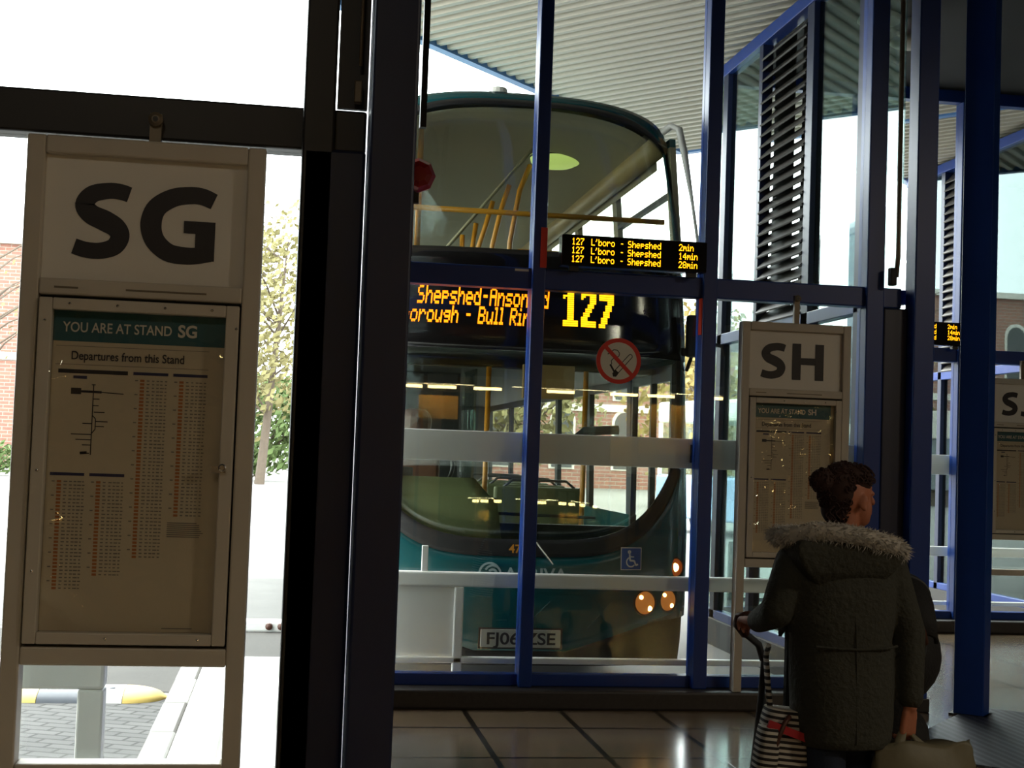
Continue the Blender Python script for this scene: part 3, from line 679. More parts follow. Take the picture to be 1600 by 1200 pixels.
# side walls
def side_strip(name, s, y0, y1, z0, z1, m, par=None, th=.045):
    mb = MB(); x0, x1 = hw(z0), hw(z1)
    if m is GLASSB: return mb.add([(s*(x0-.01), y0, z0), (s*(x1-.01), y0, z1), (s*(x1-.01), y1, z1), (s*(x0-.01), y1, z0)], [(0, 1, 2, 3)]).build(name, m, par or bus)
    o = [(s*x0, y0, z0), (s*x1, y0, z1), (s*x1, y1, z1), (s*x0, y1, z0)]; i = [(s*(x0-th), y0, z0), (s*(x1-th), y0, z1), (s*(x1-th), y1, z1), (s*(x0-th), y1, z0)]
    mb.add(o+i, [(0, 1, 2, 3), (7, 6, 5, 4), (0, 4, 5, 1), (1, 5, 6, 2), (2, 6, 7, 3), (3, 7, 4, 0)])
    return mb.build(name, m, par or bus)
ys = .56
for s in (-1, 1):
    door = s > 0
    if door:
        side_strip('side_panel', s, 1.95, BL, .32, 1.25, TEAL); side_strip('side_panel', s, ys, .72, .32, 1.25, TEAL)
        d = side_strip('entrance_door', s, .72, 1.95, .34, .42, DARK)
        for y0 in (.72, 1.30, 1.90): side_strip('door_post', s, y0, y0+.05, .42, 2.42, DARK, d)
        for y0 in (.77, 1.35): side_strip('door_pane', s, y0, y0+.53, .42, 2.30, GLASSB, d, .01)
        side_strip('door_header', s, .77, 1.90, 2.30, 2.42, DARK, d)
    else: side_strip('side_panel', s, ys, BL, .32, 1.25, TEAL)
    y = 2.0 if door else ys
    side_strip('side_panel', s, ys, BL, 2.42, 3.22, TEAL); 
    side_strip('cant_rail', s, ys, BL, 4.0, 4.06, TEAL)
    low = [2.0, 3.6, 5.2, 6.8, 8.4, BL-.12] if door else [ys, 2.0, 3.6, 5.2, 6.8, 8.4, BL-.12]
    for a, b in zip(low, low[1:]):
        side_strip('window_pillar', s, a, a+.13, 1.25, 2.42, BUSGREY)
        side_strip('side_window', s, a+.13, b, 1.25, 2.30, GLASSB, None, .01)
    side_strip('lower_window_header', s, 2.0 if door else ys, BL, 2.30, 2.42, BUSGREY)
    side_strip('window_pillar', s, BL-.12, BL, 1.25, 2.42, BUSGREY)
    up = [.86, 2.36, 3.96, 5.56, 7.16, 8.76, BL-.12]
    side_strip('window_pillar', s, ys, .70, 3.22, 4.0, CREAM)
    side_strip('side_window', s, .70, .86, 3.22, 4.0, GLASSB, None, .01)
    for i, (a, b) in enumerate(zip(up, up[1:])):
        if i: side_strip('window_pillar', s, a-.06, a+.09, 3.22, 4.0, CREAM)
        side_strip('side_window', s, a+(.09 if i else 0), b-.06, 3.22, 4.0, GLASSB, None, .01)
    side_strip('window_pillar', s, BL-.18, BL, 3.22, 4.0, CREAM)
    side_strip('hopper_bar', s, .70, 2.30, 3.66, 3.69, BUSGREY)
    # cove panel above the upper windows
    mb = MB(); rows = []
    for yy in lin(.58, BL-.1, 6): rows.append([(s*(hw(4.0)-.06-.15*math.sin(k*PI/12)), yy, 4.0+.10*k/6) for k in range(7)])
    mb.loft(rows, caps=False, closed=False).build('cove_panel', CREAM, bus, smooth=True, thick=.01)
MB().box(-1.2, 1.2, BL-.05, BL, .35, 3.2).box(-1.12, 1.12, BL-.05, BL, 3.85, 4.1).build('rear_wall', BUSGREY, bus)
MB().box(-1.1, 1.1, BL-.03, BL-.02, 3.2, 3.85).build('rear_window', GLASSB, bus)
MB().box(-1.20, 1.20, .42, BL-.06, 2.46, 2.52).build('upper_floor', BUSGREY, bus)
MB().box(-1.15, 1.15, 1.2, BL-.06, 2.36, 2.37).build('lower_ceiling', BUSGREY, bus)
MB().box(-1.20, 1.20, .7, BL-.06, .36, .42).build('lower_floor', BUSGREY, bus)
MB().box(-1.12, 1.12, .40, .46, 2.52, 3.14).build('front_bulkhead', BUSGREY, bus)
mb = MB(); mb.box(-1.08, 1.08, .30, .52, 3.08, 3.13); mb.build('upper_dash', BUSGREY, bus)
for s in (-1, 1): MB().tube([(s*.99, yy, 4.0) for yy in lin(.62, BL-.1, 8)], .085, 12).build('cove_tube', COVE, bus, smooth=True)
# upper deck fittings
MB().tube([(-1.1, .75, 3.475), (1.1, .75, 3.475)], .02, 10).build('front_handrail', YELLOWR, bus, smooth=True)
for x in (-.72, -.86):
    MB().tube([(x, .9 if x > -.8 else 1.3, 3.1), (x, .9 if x > -.8 else 1.3, 4.12 if x > -.8 else 3.6)], .022, 10).build('grab_pole', YELLOWR, bus, smooth=True)
for (x0, x1, yy, zt_) in ((.13, .33, 2.0, 4.10), (.02, .20, 2.25, 3.97), (-.07, .10, 2.5, 3.87), (-.13, .0, 2.8, 3.72), (-.24, -.14, 2.6, 3.58)):
    MB().tube([(x0, yy, 3.0), (x0+.005, yy, 3.45), (x0+.03+(x1-x0)*.2, yy, zt_-.22), (x1-.05, yy, zt_)], .022, 10).build('grab_pole', YELLOWR, bus, smooth=True)
MB().tube([(-.44, 1.6, 3.30), (.25, 1.55, 4.17)], .014, 8).build('ceiling_trim', CREAM, bus)
lp = MB().lathe([(.02, -.07), (.14, -.06), (.20, -.03), (.215, .02), (.21, .06)], (.49, 2.0, 4.16), seg=28).build('ceiling_lamp', LAMPG, bus, smooth=True)
MB().lathe([(.219, .0), (.219, .012)], (.49, 2.0, 4.165), seg=28).build('lamp_rim', BUSGREY, lp)
def seat(x, y, z, m=BUSGREY):
    st = MB().box(x-.42, x+.42, y, y+.42, z+.38, z+.46).box(x-.42, x+.42, y+.36, y+.44, z+.42, z+1.0).box(x-.3, x-.25, y+.1, y+.3, z, z+.38).box(x+.25, x+.3, y+.1, y+.3, z, z+.38).build('bench_seat', m, bus, bevel=.03)
    MB().tube([(x-.36, y+.40, z+.97), (x-.25, y+.40, z+1.06), (x+.25, y+.40, z+1.06), (x+.36, y+.40, z+.97)], .013, 8).build('seat_grab_rail', YELLOWR if m is BUSGREY else BUSGREY, st, smooth=True)
for i in range(4):
    seat(.66, 2.9+i*.85, 2.52); seat(-.70, 3.3+i*.85, 2.52)
for i in range(4): seat(.70, 3.0+i*.9, .42, DASHG); seat(-.70, 3.4+i*.9, .42, DASHG)
# cab
db = MB(); db.loft([[(x, yF(x, 1.0)+.10, 1.02) for x in lin(-1.05, -.12, 9)], [(x, yF(x, 1.3)+.16, 1.36) for x in lin(-1.05, -.16, 9)], [(x, yF(x, 1.5)+.36, 1.53) for x in lin(-1.02, -.30, 9)], [(x, 1.25, 1.50) for x in lin(-1.02, -.30, 9)]], caps=False, closed=False)
db.build('dashboard', DASHG, bus, thick=.02, smooth=True)
MB().box(-.12, 1.08, .62, .70, .45, 1.22).box(-.30, -.12, .5, 1.3, .45, 1.40).build('cab_partition', BLACK, bus)
MB().box(-.86, -.72, .50, .60, 1.50, 1.60).build('ticket_machine', BUSGREY, bus, bevel=.01)
sw = MB(); sw.loft([[Vector((-.62+.21*math.cos(a)*(1+.07*math.cos(b)), .78+.10*math.sin(a)-.02*math.sin(b), 1.62+.18*math.sin(a)*(1+.07*math.cos(b))+.012*math.sin(b))) for b in lin(0, 2*PI*.9, 8)] for a in lin(0, 2*PI, 33)], caps=False); sw.build('steering_wheel', BLACK, bus, smooth=True)
MB().box(-.88, -.42, 1.55, 1.68, .9, 1.75).lathe([(.05, 0), (.12, .04), (.13, .20), (.08, .26)], (-.62, 1.6, 1.78), seg=16).build('driver_seat', LEATHER, bus, bevel=.03)
MB().box(-.20, -.18, 1.35, 2.1, .45, 2.36).build('cab_screen', GLASSB, bus)
MB().tube([(-.14, 1.0, .45), (-.14, 1.0, 2.36)], .02, 10).build('grab_pole', YELLOWR, bus, smooth=True)
MB().tube([(.62, 1.1, .45), (.62, 1.1, 2.36)], .02, 10).build('grab_pole', YELLOWR, bus, smooth=True)
MB().box(.05, .42, .55, .62, 2.12, 2.36).build('notice_panel', OCHRE, bus)
MB().tube([(.3, .75, 1.70), (.42, .75, 1.78), (.55, .75, 1.90), (.80, .75, 1.92)], .035, 10).build('ticket_reader_arm', BLACK, bus, smooth=True)
MB().tube([(-1.0, .5, 1.31), (.55, .3, 1.29)], .011, 8).build('wiper_arm', DARK, bus)
MB().tube([(.08, -.008, 1.13), (.20, -.012, .985)], .007, 8).build('wiper_arm', CHROME, bus)
MB().box(-1.17, -.22, 2.10, 2.14, .45, 2.36).build('cab_bulkhead', BLACK, bus)
# destination lettering
ym = lambda x, z: yF(x, z)-.009
m = MB(); led_text(m, 'Shepshed-Anson Rd', -.765, 2.848, .00905, .0180, ym, 1.12, .0012); led_text(m, "L'borough - Bull Ring", -.955, 2.712, .0091, .0168, ym, 1.12, .0016)
m.build('route_name_leds', LED, bus)
BIG = {'1': ["...XX", "..XXX", "XXXXX", "X.XXX"]+["..XXX"]*10+["XXXXXXX"]*3, '2': [".XXXXX.", "XXXXXXX", "XX..XXX", "X...XXX", "....XXX", "....XXX", "...XXX.", "...XXX.", "..XXX..", "..XXX..", ".XXX...", ".XXX...", "XXX....", "XXX....", "XXXXXXX", "XXXXXXX", "XXXXXXX"],
       '7': ["XXXXXXX"]*4+["....XXX", "....XXX", "...XXX.", "...XXX.", "...XXX.", "..XXX..", "..XXX..", "..XXX..", ".XXX...", ".XXX...", ".XXX...", "XXX....", "XXX...."]}
m = MB(); x = .235
for ch in '127':
    for r, row in enumerate(BIG[ch]):
        for c_, q in enumerate(row):
            if q == 'X':
                a, b = x+c_*.0152, 2.852-r*.0146; m.add([(a+i*.0154, ym(a+i*.0154, b), b-j*.0122) for i, j in ((0, 0), (1, 0), (1, 1), (0, 1))], [(0, 1, 2, 3)])
    x += .0152*7+.022
m.build('route_number_leds', LEDY, bus)
sb = MB()
for k in range(8):
    a = k*PI/4; sb.add([(.83+r*math.cos(a+d), ym(.83, 2.75), 2.74+r*math.sin(a+d)) for r, d in ((.006, -.6), (.055, 0), (.006, .6))], [(0, 1, 2)])
sb.build('star_mark', pm('faint violet mark', (.06, .03, .09), .5), bus)
ysurf = lambda x, z: yF(x, z)-.012
text_mb('ARRIVA', .085, -.125, .875, ysurf, bold=.018, sx=1.08).build('logo_wording', LOGO, bus)
mb = MB()
for r0, r1, a0, a1, cx in ((.062, .076, .7, 5.0, -.225), (.046, .060, -1.2, 2.7, -.205), (.018, .034, -.4, 2.6, -.205)):
    mb.loft([[(cx+r*math.cos(a), ysurf(cx+r*math.cos(a), .915)-.001, .915+r*math.sin(a)) for r in (r0, r1)] for a in lin(a0, a1, 24)], caps=False, closed=False)
mb.build('logo_emblem', LOGO, bus)
text_mb('4716', .058, -.10, .955+.10, lambda x, z: yF(x, z)-.020, bold=.02).build('fleet_number', YELLOWR, bus)
# wheelchair sticker
cx, cz = .757, 1.03
st = MB().grid(lambda x, z: (x, yF(x, z)-.013, z), lin(cx-.077, cx+.077, 8), lin(cz-.077, cz+.077, 5)).build('wheelchair_sticker', STWHITE, bus)
MB().grid(lambda x, z: (x, yF(x, z)-.0145, z), lin(cx-.071, cx+.071, 8), lin(cz-.071, cz+.071, 5)).build('blue_field', STBLUE, st)
mb = MB(); ys2 = lambda x, z: yF(x, z)-.016
def strk(pts, wd):
    for (a1, b1), (a2, b2) in zip(pts, pts[1:]):
        v = Vector((a2-a1, b2-b1)).normalized()*wd/2; n = Vector((-v.y, v.x))
        mb.add([(cx+p[0], ys2(cx+p[0], cz+p[1]), cz+p[1]) for p in ((a1-v.x*.3+n.x, b1-v.y*.3+n.y), (a2+v.x*.3+n.x, b2+v.y*.3+n.y), (a2+v.x*.3-n.x, b2+v.y*.3-n.y), (a1-v.x*.3-n.x, b1-v.y*.3-n.y))], [(0, 1, 2, 3)])
strk([(-.012, .030), (-.008, -.012), (.022, -.014), (.036, -.044), (.05, -.038)], .012); strk([(-.010, .014), (.020, .012)], .008)
strk([(-.002+.032*math.cos(a), -.022+.032*math.sin(a)) for a in lin(1.9, 5.6, 14)], .009)
strk([(-.014+.008*math.cos(a), .046+.008*math.sin(a)) for a in lin(0, 2*PI, 9)], .010)
mb.build('wheelchair_symbol', STWHITE, st)
# number plate
pl = MB().box(-.272, .272, -.014, -.004, .425, .545).build('number_plate', PLATE, bus, bevel=.004); pl.location.y = .012
text_mb('FJ06 ZSE', .080, -.236, .447, lambda x, z: -.0145, bold=.02, sx=1.20).build('plate_characters', INK, pl)
MB().box(-.285, .285, .004, .02, .415, .555).build('plate_surround', BLACK, bus)
# lamps
def lamp(x, z, r, s, name, m, hot):
    y = yF(x, z); n = Vector((s*.35*abs(x)**2, -1, .05)).normalized(); a = n.cross(Vector((0, 0, 1))).normalized(); b = a.cross(n); c_ = Vector((s*x, y, z))
    h = MB().lathe([(r*1.14, -.03), (r*1.14, .012), (r*1.0, .016), (r*1.0, .004)], c_, (a, b, n), 28).build(name, DARK, bus, smooth='auto')
    MB().lathe([(r, .006), (r*.92, .012), (r*.6, .018), (.002, .021)], c_, (a, b, n), 28).build('lens', m, h, smooth=True)
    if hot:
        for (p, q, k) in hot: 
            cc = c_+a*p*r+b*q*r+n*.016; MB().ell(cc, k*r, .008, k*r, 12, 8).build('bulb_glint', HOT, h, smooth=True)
    return h
for s in (-1, 1):
    lamp(.865, .73, .078, s, 'headlamp', LENS, [(.42, .48, .20), (-.42, -.5, .24)])
    lamp(1.045, .742, .072, s, 'headlamp', LENS, [(.40, .5, .20), (-.42, -.5, .22)])
    lamp(1.115, .965, .062, s, 'indicator_lamp', INDIC, [(.25, 0, .5)])
for pts in (((.06, .0, .86), (.17, 0, 1.0)), ):
    pass
for (x0, z0, x1, z1) in ((.075, .615, .19, .735), (-.62, .60, -.10, .605), (.46, .56, .62, .735)):
    MB().tube([(x0, yF(x0, z0)-.006, z0), (x1, yF(x1, z1)-.006, z1)], .0045, 6).build('panel_crease', TEAL, bus)
# mirrors
def mirror(s):
    P = [(1.0, .55, 4.09), (1.05, .50, 4.13), (1.10, .46, 4.10), (1.14, .44, 3.92), (1.20, .40, 3.55), (1.25, .38, 3.22), (1.25, .38, 2.75)]
    arm = MB().tube([(s*x, y-.05, z) for x, y, z in P], [.026]*4+[.012]*3, 10).build('mirror_arm', SIGNW, bus, smooth=True)
    MB().box(s*1.18, s*1.32, .30, .38, 2.45, 2.75).build('mirror_head', BLACK, arm, bevel=.02)
mirror(1); mirror(-1)
MB().tube([(1.22, .45, 2.36), (1.24, .33, 2.52), (1.30, .28, 2.56), (1.42, .26, 2.53), (1.44, .26, 2.46)], .014, 8).build('mirror_arm', BLACK, bus, smooth=True)
# wheels
def wheel(x, y):
    w_ = MB().lathe([(.28, -.13), (.46, -.13), (.48, -.10), (.48, .10), (.46, .13), (.28, .13)], (x, y, .48), 'X', 28).build('wheel', BLACK, bus, smooth='auto')
    MB().lathe([(.26, -.10), (.10, -.12), (.08, .12), (.26, .10)], (x, y, .48), 'X', 20).build('hub', BUSGREY, w_)
for x in (-1.07, 1.07):
    for y in (2.75, 8.2): wheel(x, y)
bus.location = (BX, BY, GZ)
# ================================================================== WOMAN IN A PARKA
PX, PY = 2.05, 5.0
W_ = Vector((PX, PY, 0))
per = thing('person', 'woman with a hair bun in a dark parka seen from behind pushing a buggy', 'person', (PX, PY, 0))
def cap(mb, a, b, ra, rb, seg=14, n=6):
    a, b = Vector(a), Vector(b); d = (b-a)
    pts = [a-d.normalized()*ra*.9*q for q in (1, .8, .4)] + [a+d*k/n for k in range(n+1)] + [b+d.normalized()*rb*.9*q for q in (.4, .8, 1)]
    rr = [ra*.25, ra*.6, ra*.92] + [ra+(rb-ra)*k/n for k in range(n+1)] + [rb*.92, rb*.6, rb*.25]
    return mb.tube(pts, rr, seg)
Z3 = Matrix.Rotation(math.radians(18), 3, 'Z')
HC = Vector((2.072, 5.0, 1.485))
bd = MB()
# head: skull, jaw, face in profile to the right
bd.ell(HC+Vector((-.012, 0, .015)), .094, .073, .100, 20, 14, Z3)
bd.ell(HC+Z3 @ Vector((.038, 0, -.045)), .052, .056, .075, 16, 12, Z3)
bd.ell(HC+Z3 @ Vector((.058, 0, -.085)), .030, .036, .026, 12, 8, Z3)
cap(bd, HC+Z3 @ Vector((.090, 0, .015)), HC+Z3 @ Vector((.108, 0, -.022)), .008, .013)      # nose
bd.ell(HC+Z3 @ Vector((.092, 0, -.056)), .012, .020, .007); bd.ell(HC+Z3 @ Vector((.088, 0, -.068)), .012, .018, .008)
bd.ell(HC+Z3 @ Vector((.080, 0, .035)), .014, .045, .010)
for s in (-1, 1): bd.ell(HC+Z3 @ Vector((.078, s*.030, .012)), .012, .014, .011)
for s in (-1, 1):                                                                             # ears
    e = HC+Z3 @ Vector((.004, s*.074, -.02)); bd.ell(e, .019, .008, .030, 12, 10, Matrix.Rotation(.2, 3, 'Y')); bd.ell(e+Vector((.002, s*.004, -.024)), .009, .007, .010)
cap(bd, (2.035, 5.0, 1.28), (2.055, 5.0, 1.42), .058, .054)
# trunk
for (z, x, rx, ry) in ((1.25, 2.04, .17, .10), (1.15, 2.04, .165, .11), (1.02, 2.045, .14, .105), (.90, 2.05, .16, .115), (.80, 2.055, .17, .12)): bd.ell((x, 5.0, z), rx, ry, .10)
for s, xk in ((-1, 1.99), (1, 2.125)):
    cap(bd, (2.055+s*.085, 5.0, .82), (xk, 4.99+s*.04, .46), .085, .058); cap(bd, (xk, 4.99+s*.04, .46), (xk+s*.005, 4.97+s*.10, .10), .056, .036)
    cap(bd, (xk, 4.95+s*.10, .05), (xk+s*.02, 5.08+s*.10, .035), .036, .028)
# arms
def hand(mb, w, fdir, pdir, curl, tdir, sc=1.0, flip=1):
    """w: wrist, fdir: finger direction, pdir: palm normal (fingers curl to it)"""
    f = Vector(fdir).normalized(); p = Vector(pdir); p = (p-f*p.dot(f)).normalized(); s_ = f.cross(p)*flip; w = Vector(w)
    for k in (-.026, -.009, .009, .026): cap(mb, w+s_*k*.7+f*.01, w+f*.085*sc+s_*k, .015, .0125, 10, 3)
    for k, L in ((-.030, .060), (-.010, .072), (.010, .070), (.030, .054)):
        q = w+f*.088*sc+s_*k; d = f
        for j, sg in enumerate((.45, .32, .23)):
            d = (d*math.cos(curl)+p*math.sin(curl)).normalized() if j or True else d
            ax = d.cross(p); e = q+d*L*sg*sc; cap(mb, q, e, .0088-j*.0008, .0082-j*.0008, 8, 2); q = e
            p2 = (p*math.cos(curl)-f*math.sin(curl)); f, p = (f*math.cos(curl)+p*math.sin(curl)).normalized(), p2.normalized(); d = f
        f = Vector(fdir).normalized(); p = Vector(pdir); p = (p-f*p.dot(f)).normalized()
    t0 = w-s_*.024+f*.025; t1 = t0+(f*.6-s_*.5+p*.6).normalized()*.042; t2 = t1+(f*.75+p*.65+s_*.1).normalized()*.030
    cap(mb, t0, t1, .0125, .010, 8, 2); cap(mb, t1, t2, .0098, .0082, 8, 2)
cap(bd, (1.86, 5.0, 1.23), (1.795, 4.99, 1.05), .048, .040); cap(bd, (1.795, 4.99, 1.05), (1.80, 5.24, .985), .038, .026)
hand(bd, (1.80, 5.25, .985), (.0, 1, .02), (.05, .1, -1), .75, None, 1.0, 1)
cap(bd, (2.23, 5.0, 1.22), (2.318, 4.99, .98), .048, .040); cap(bd, (2.318, 4.99, .98), (2.295, 4.93, .72), .038, .026)
hand(bd, (2.295, 4.93, .71), (-.10, .02, -1), (-.3, .9, 0), .75, None, 1.0, -1)
bd.build('body', SKIN, per, at=W_, remesh=.0055)
# hair
def curls(mb, c, R, n, r, amp, flt=None):
    for i in range(n):
        while True:
            d = Vector((random.gauss(0, 1), random.gauss(0, 1), random.gauss(0, 1))).normalized()
            if flt is None or flt(d): break
        p = Vector(c)+Vector((d.x*R[0], d.y*R[1], d.z*R[2])); t = d.orthogonal().normalized(); t.rotate(Matrix.Rotation(random.uniform(0, 6.28), 3, d)); b = d.cross(t)
        mb.tube([p+(t*math.cos(a)+b*math.sin(a))*r*(.6+.4*math.sin(a*.5))+d*amp*math.sin(a*1.3) for a in lin(0, 5.2, 9)], r*.22, 5)
hr = MB()
hr.ell(HC+Vector((-.040, 0, .022)), .078, .079, .107, 24, 16, Z3)
hr.ell(HC+Vector((-.055, .0, -.045)), .052, .062, .065, 18, 12, Z3)
hr.ell(HC+Z3 @ Vector((.010, 0, .062)), .080, .073, .060, 18, 12, Z3)
h0 = hr.build('hair', HAIR, per, at=W_, remesh=.006)
hc = MB(); curls(hc, HC+Vector((-.032, 0, .02)), (.090, .080, .108), 150, .012, .003, lambda d: d.x < .2 and d.z > -.85); curls(hc, HC+Z3 @ Vector((.010, 0, .062)), (.082, .075, .062), 110, .012, .003, lambda d: d.z > -.1 and d.x < .85)
for k in range(26): 
    q = HC+Vector((-.06+random.uniform(-.05, .02), -.065+random.uniform(-.01, .02), -.06+random.uniform(-.045, .03))); hc.tube([q+Vector((.009*math.cos(a), .006*math.sin(a), -.007*a)) for a in lin(0, 8, 10)], .0028, 5)
hc.build('hair_curls', HAIR, h0, at=W_)
bn = MB(); bn.ell(HC+Vector((-.115, -.02, .055)), .048, .048, .046, 16, 12); curls(bn, HC+Vector((-.115, -.02, .055)), (.047, .047, .044), 60, .012, .004)
bn.build('hair_bun', HAIR, h0, at=W_)
# parka
pk = MB()
def ring(z, x, rx, ry, y=5.0, n=32, fl=0):
    return [Vector((x+rx*math.copysign(abs(math.cos(a))**.82, math.cos(a)), y+ry*math.copysign(abs(math.sin(a))**.9, math.sin(a))*(1+fl*math.cos(3*a)), z)) for a in lin(0, 2*PI*(n-1)/n, n)]
pk.loft([ring(1.345, 2.045, .075, .075), ring(1.325, 2.045, .13, .095), ring(1.29, 2.042, .195, .115), ring(1.24, 2.042, .215, .13), ring(1.12, 2.045, .205, .145), ring(1.0, 2.047, .196, .145), ring(.955, 2.048, .188, .142), ring(.93, 2.05, .192, .146), ring(.80, 2.055, .192, .155, fl=.02), ring(.68, 2.058, .188, .158, fl=.03), ring(.60, 2.058, .182, .156, fl=.03), ring(.575, 2.058, .172, .146)])
cap(pk, (1.865, 5.0, 1.235), (1.795, 4.985, 1.055), .075, .064); cap(pk, (1.795, 4.985, 1.055), (1.80, 5.20, .995), .062, .046)
cap(pk, (2.225, 5.0, 1.225), (2.312, 4.99, .98), .076, .063); cap(pk, (2.312, 4.99, .98), (2.298, 4.935, .755), .061, .048)
parka = pk.build('parka', PARKA, per, at=W_, remesh=.008)
hd = MB()   # hood hanging on the back
hd.loft([[Vector((2.025+.205*q*math.cos(a), 4.915-.085*q*(.35+abs(math.sin(a*.5+.3))*.65)*(1 if k < 4 else .7), 1.325-.20*(k/5)**1.1-.035*math.sin(a)*0)) for a in lin(0, PI, 13)] + [Vector((2.025-.205*q*math.cos(a), 4.99, 1.325-.20*(k/5)**1.1)) for a in lin(0, PI, 13)] for k, q in enumerate((1.0, 1.04, .98, .84, .60, .22))])
hd.build('hood', PARKA, parka, at=W_, remesh=.008)
sm = MB()
sm.tube([(1.90, 4.862, .945), (1.98, 4.852, .94), (2.06, 4.850, .938), (2.16, 4.855, .942), (2.22, 4.885, .948)], .005, 6); sm.tube([(2.045, 4.86, 1.12), (2.05, 4.852, .95), (2.055, 4.842, .60)], .003, 6)
sm.build('waist_seam', PARKA, parka, at=W_)
fr = MB(); base = MB()
P = [Vector(p) for p in ((1.80, 5.03, 1.335), (1.798, 4.96, 1.335), (1.83, 4.89, 1.345), (1.91, 4.855, 1.360), (2.0, 4.845, 1.352), (2.09, 4.85, 1.338), (2.18, 4.865, 1.315), (2.235, 4.92, 1.295), (2.245, 4.99, 1.285))]
base.tube(P, [.024]+[.034]*7+[.024], 12)
fb = base.build('fur_trim', FUR, parka, at=W_, smooth=True)
for i in range(3600):
    t = random.uniform(0, len(P)-1.001); k = int(t); p = P[k].lerp(P[k+1], t-k); ax = (P[k+1]-P[k]).normalized()
    d = ax.orthogonal().normalized(); d.rotate(Matrix.Rotation(random.uniform(0, 6.28), 3, ax)); d = (d+ax*random.uniform(-.5, .5)+Vector((0, -.15, .1))).normalized()
    l = random.uniform(.012, .030); s_ = d.orthogonal().normalized()*.0032; b = p+d*.026; m_ = b+d*l*.55+Vector((random.uniform(-.006, .006), 0, -.002)); e = b+d*l+Vector((random.uniform(-.012, .012), random.uniform(-.006, .006), -.008))
    fr.add([b-s_, b+s_, m_+s_*.7, m_-s_*.7, e], [(0, 1, 2, 3), (3, 2, 4)])
fr.build('fur_tufts', FUR, fb, at=W_)
jn = MB()
for s, xk in ((-1, 1.99), (1, 2.125)):
    cap(jn, (2.055+s*.085, 5.0, .80), (xk, 4.99+s*.04, .46), .096, .068); cap(jn, (xk, 4.99+s*.04, .46), (xk+s*.005, 4.97+s*.10, .13), .066, .052)
jn.build('jeans', JEANS, per, at=W_, remesh=.009)
for s, xk in ((-1, 1.99), (1, 2.125)):
    sh = MB(); c_ = Vector((xk+s*.01, 5.02+s*.10, 0)); sh.loft([[c_+Vector((math.cos(a)*wx, .03+math.sin(a)*wy, z)) for a in lin(0, 2*PI*.95, 20)] for z, wx, wy in ((.0, .046, .135), (.02, .05, .14), (.05, .048, .125), (.085, .042, .075), (.12, .045, .065))])
    sh.build('shoe', BLACK, per, at=W_, smooth='auto')

# pushchair
PR = Vector((2.42, 5.80, 0)); pa = math.radians(-15)
pc = thing('pushchair', 'black pushchair with a rounded hood in front of the woman', 'pushchair', PR, rz=pa)
hdm = MB()
rows = []
for k in range(9):
    th = math.radians(20+k*17); rows.append([Vector((.36*(1-abs(v)**4*.12)*v/abs(v)*min(1, abs(v)**.5) if v else 0, -.02+.30*math.cos(th)*(1-.25*abs(v)**4), .78+.37*math.sin(th)*(1-.35*abs(v)**3.2))) for v in lin(-1, 1, 25)])
hdm.loft(rows, caps=False, closed=False); hood = hdm.build('hood', PRAMF, pc, smooth=True, thick=.015)
for k in (2, 5): MB().tube([p+Vector((0, 0, .008)) for p in rows[k]], .007, 8).build('hood_piping', PIPING, hood, smooth=True)
MB().box(-.30, .24, -.28, -.22, .42, .95).box(-.30, .24, -.25, .25, .40, .46).build('seat', PRAMF, pc, bevel=.04)
MB().box(-.30, .30, -.30, .02, .24, .40).build('storage_basket', PRAMF, pc, bevel=.03)
MB().ell((.10, .0, .80), .285, .25, .24, 20, 14).build('seat_liner', PRAMF, pc, smooth=True)
MB().ell((.20, -.08, .47), .125, .18, .13, 16, 10).build('side_pouch', PRAMF, pc, smooth=True)
for s in (-1, 1):
    kx = -.38 if s < 0 else .25
    MB().tube([(kx, .38, .12), (kx, -.10, .60), (kx, -.22, .78)], .013, 8).build('frame_tube', PIPING, pc, smooth=True)
    MB().tube([(kx*.92, -.38, .12), (kx*.96, .10, .62)], .013, 8).build('frame_tube', PIPING, pc, smooth=True)
    q = [(s*.385, -.22, .78), (s*.41, -.30, .85), (s*.47, -.37, .90), (s*.505, -.42, .945), (s*.50, -.46, .975), (s*.46, -.49, .985)] if s < 0 else [(.25, -.22, .78), (.25, -.30, .85), (.24, -.37, .90), (.22, -.42, .945), (.20, -.46, .975), (.16, -.49, .985)]
    hn = MB().tube(q, .015, 10).build('handle', PIPING, pc, smooth=True)
    MB().tube(q[2:], .021, 12).build('grip', LEATHER, hn, smooth=True)
    for y in (.38, -.38):
        w_ = MB().lathe([(.06, -.018), (.09, -.018), (.095, 0), (.09, .018), (.06, .018)], (kx*.95, y, .095), 'X', 20).build('wheel', BLACK, pc, smooth='auto')
        MB().lathe([(.055, -.012), (.02, -.02), (.02, .02), (.055, .012)], (kx*.95, y, .095), 'X', 14).build('hub', PIPING, w_)
# striped changing bag
sb_ = thing('striped_bag', 'black and white striped bag with a red band hanging from the pushchair handle', 'bag', (1.80, 5.02, .28))
at = sb_.location
def softbox(mb, c, sx, sy_, sz, n=24, tz=.85):
    out = []
    for k, (q, zz) in enumerate(((.80, 0), (.95, .05), (1, .2), (1, .5), (.98, .75), (.93, .92), (tz, 1.0))):
        out.append([Vector((c[0]+sx/2*q*math.copysign(abs(math.cos(a))**.5, math.cos(a))*(1+.02*math.sin(5*a+zz*4)), c[1]+sy_/2*q*math.copysign(abs(math.sin(a))**.5, math.sin(a))*(1+.03*math.sin(3*a)), c[2]+sz*zz)) for a in lin(0, 2*PI*(n-1)/n, n)])
    return mb.loft(out)
softbox(MB(), (1.815, 5.02, .28), .19, .14, .42).build('main_compartment', BAGSTR, sb_, at=at, smooth=True).rotation_euler = (0, .10, 0)
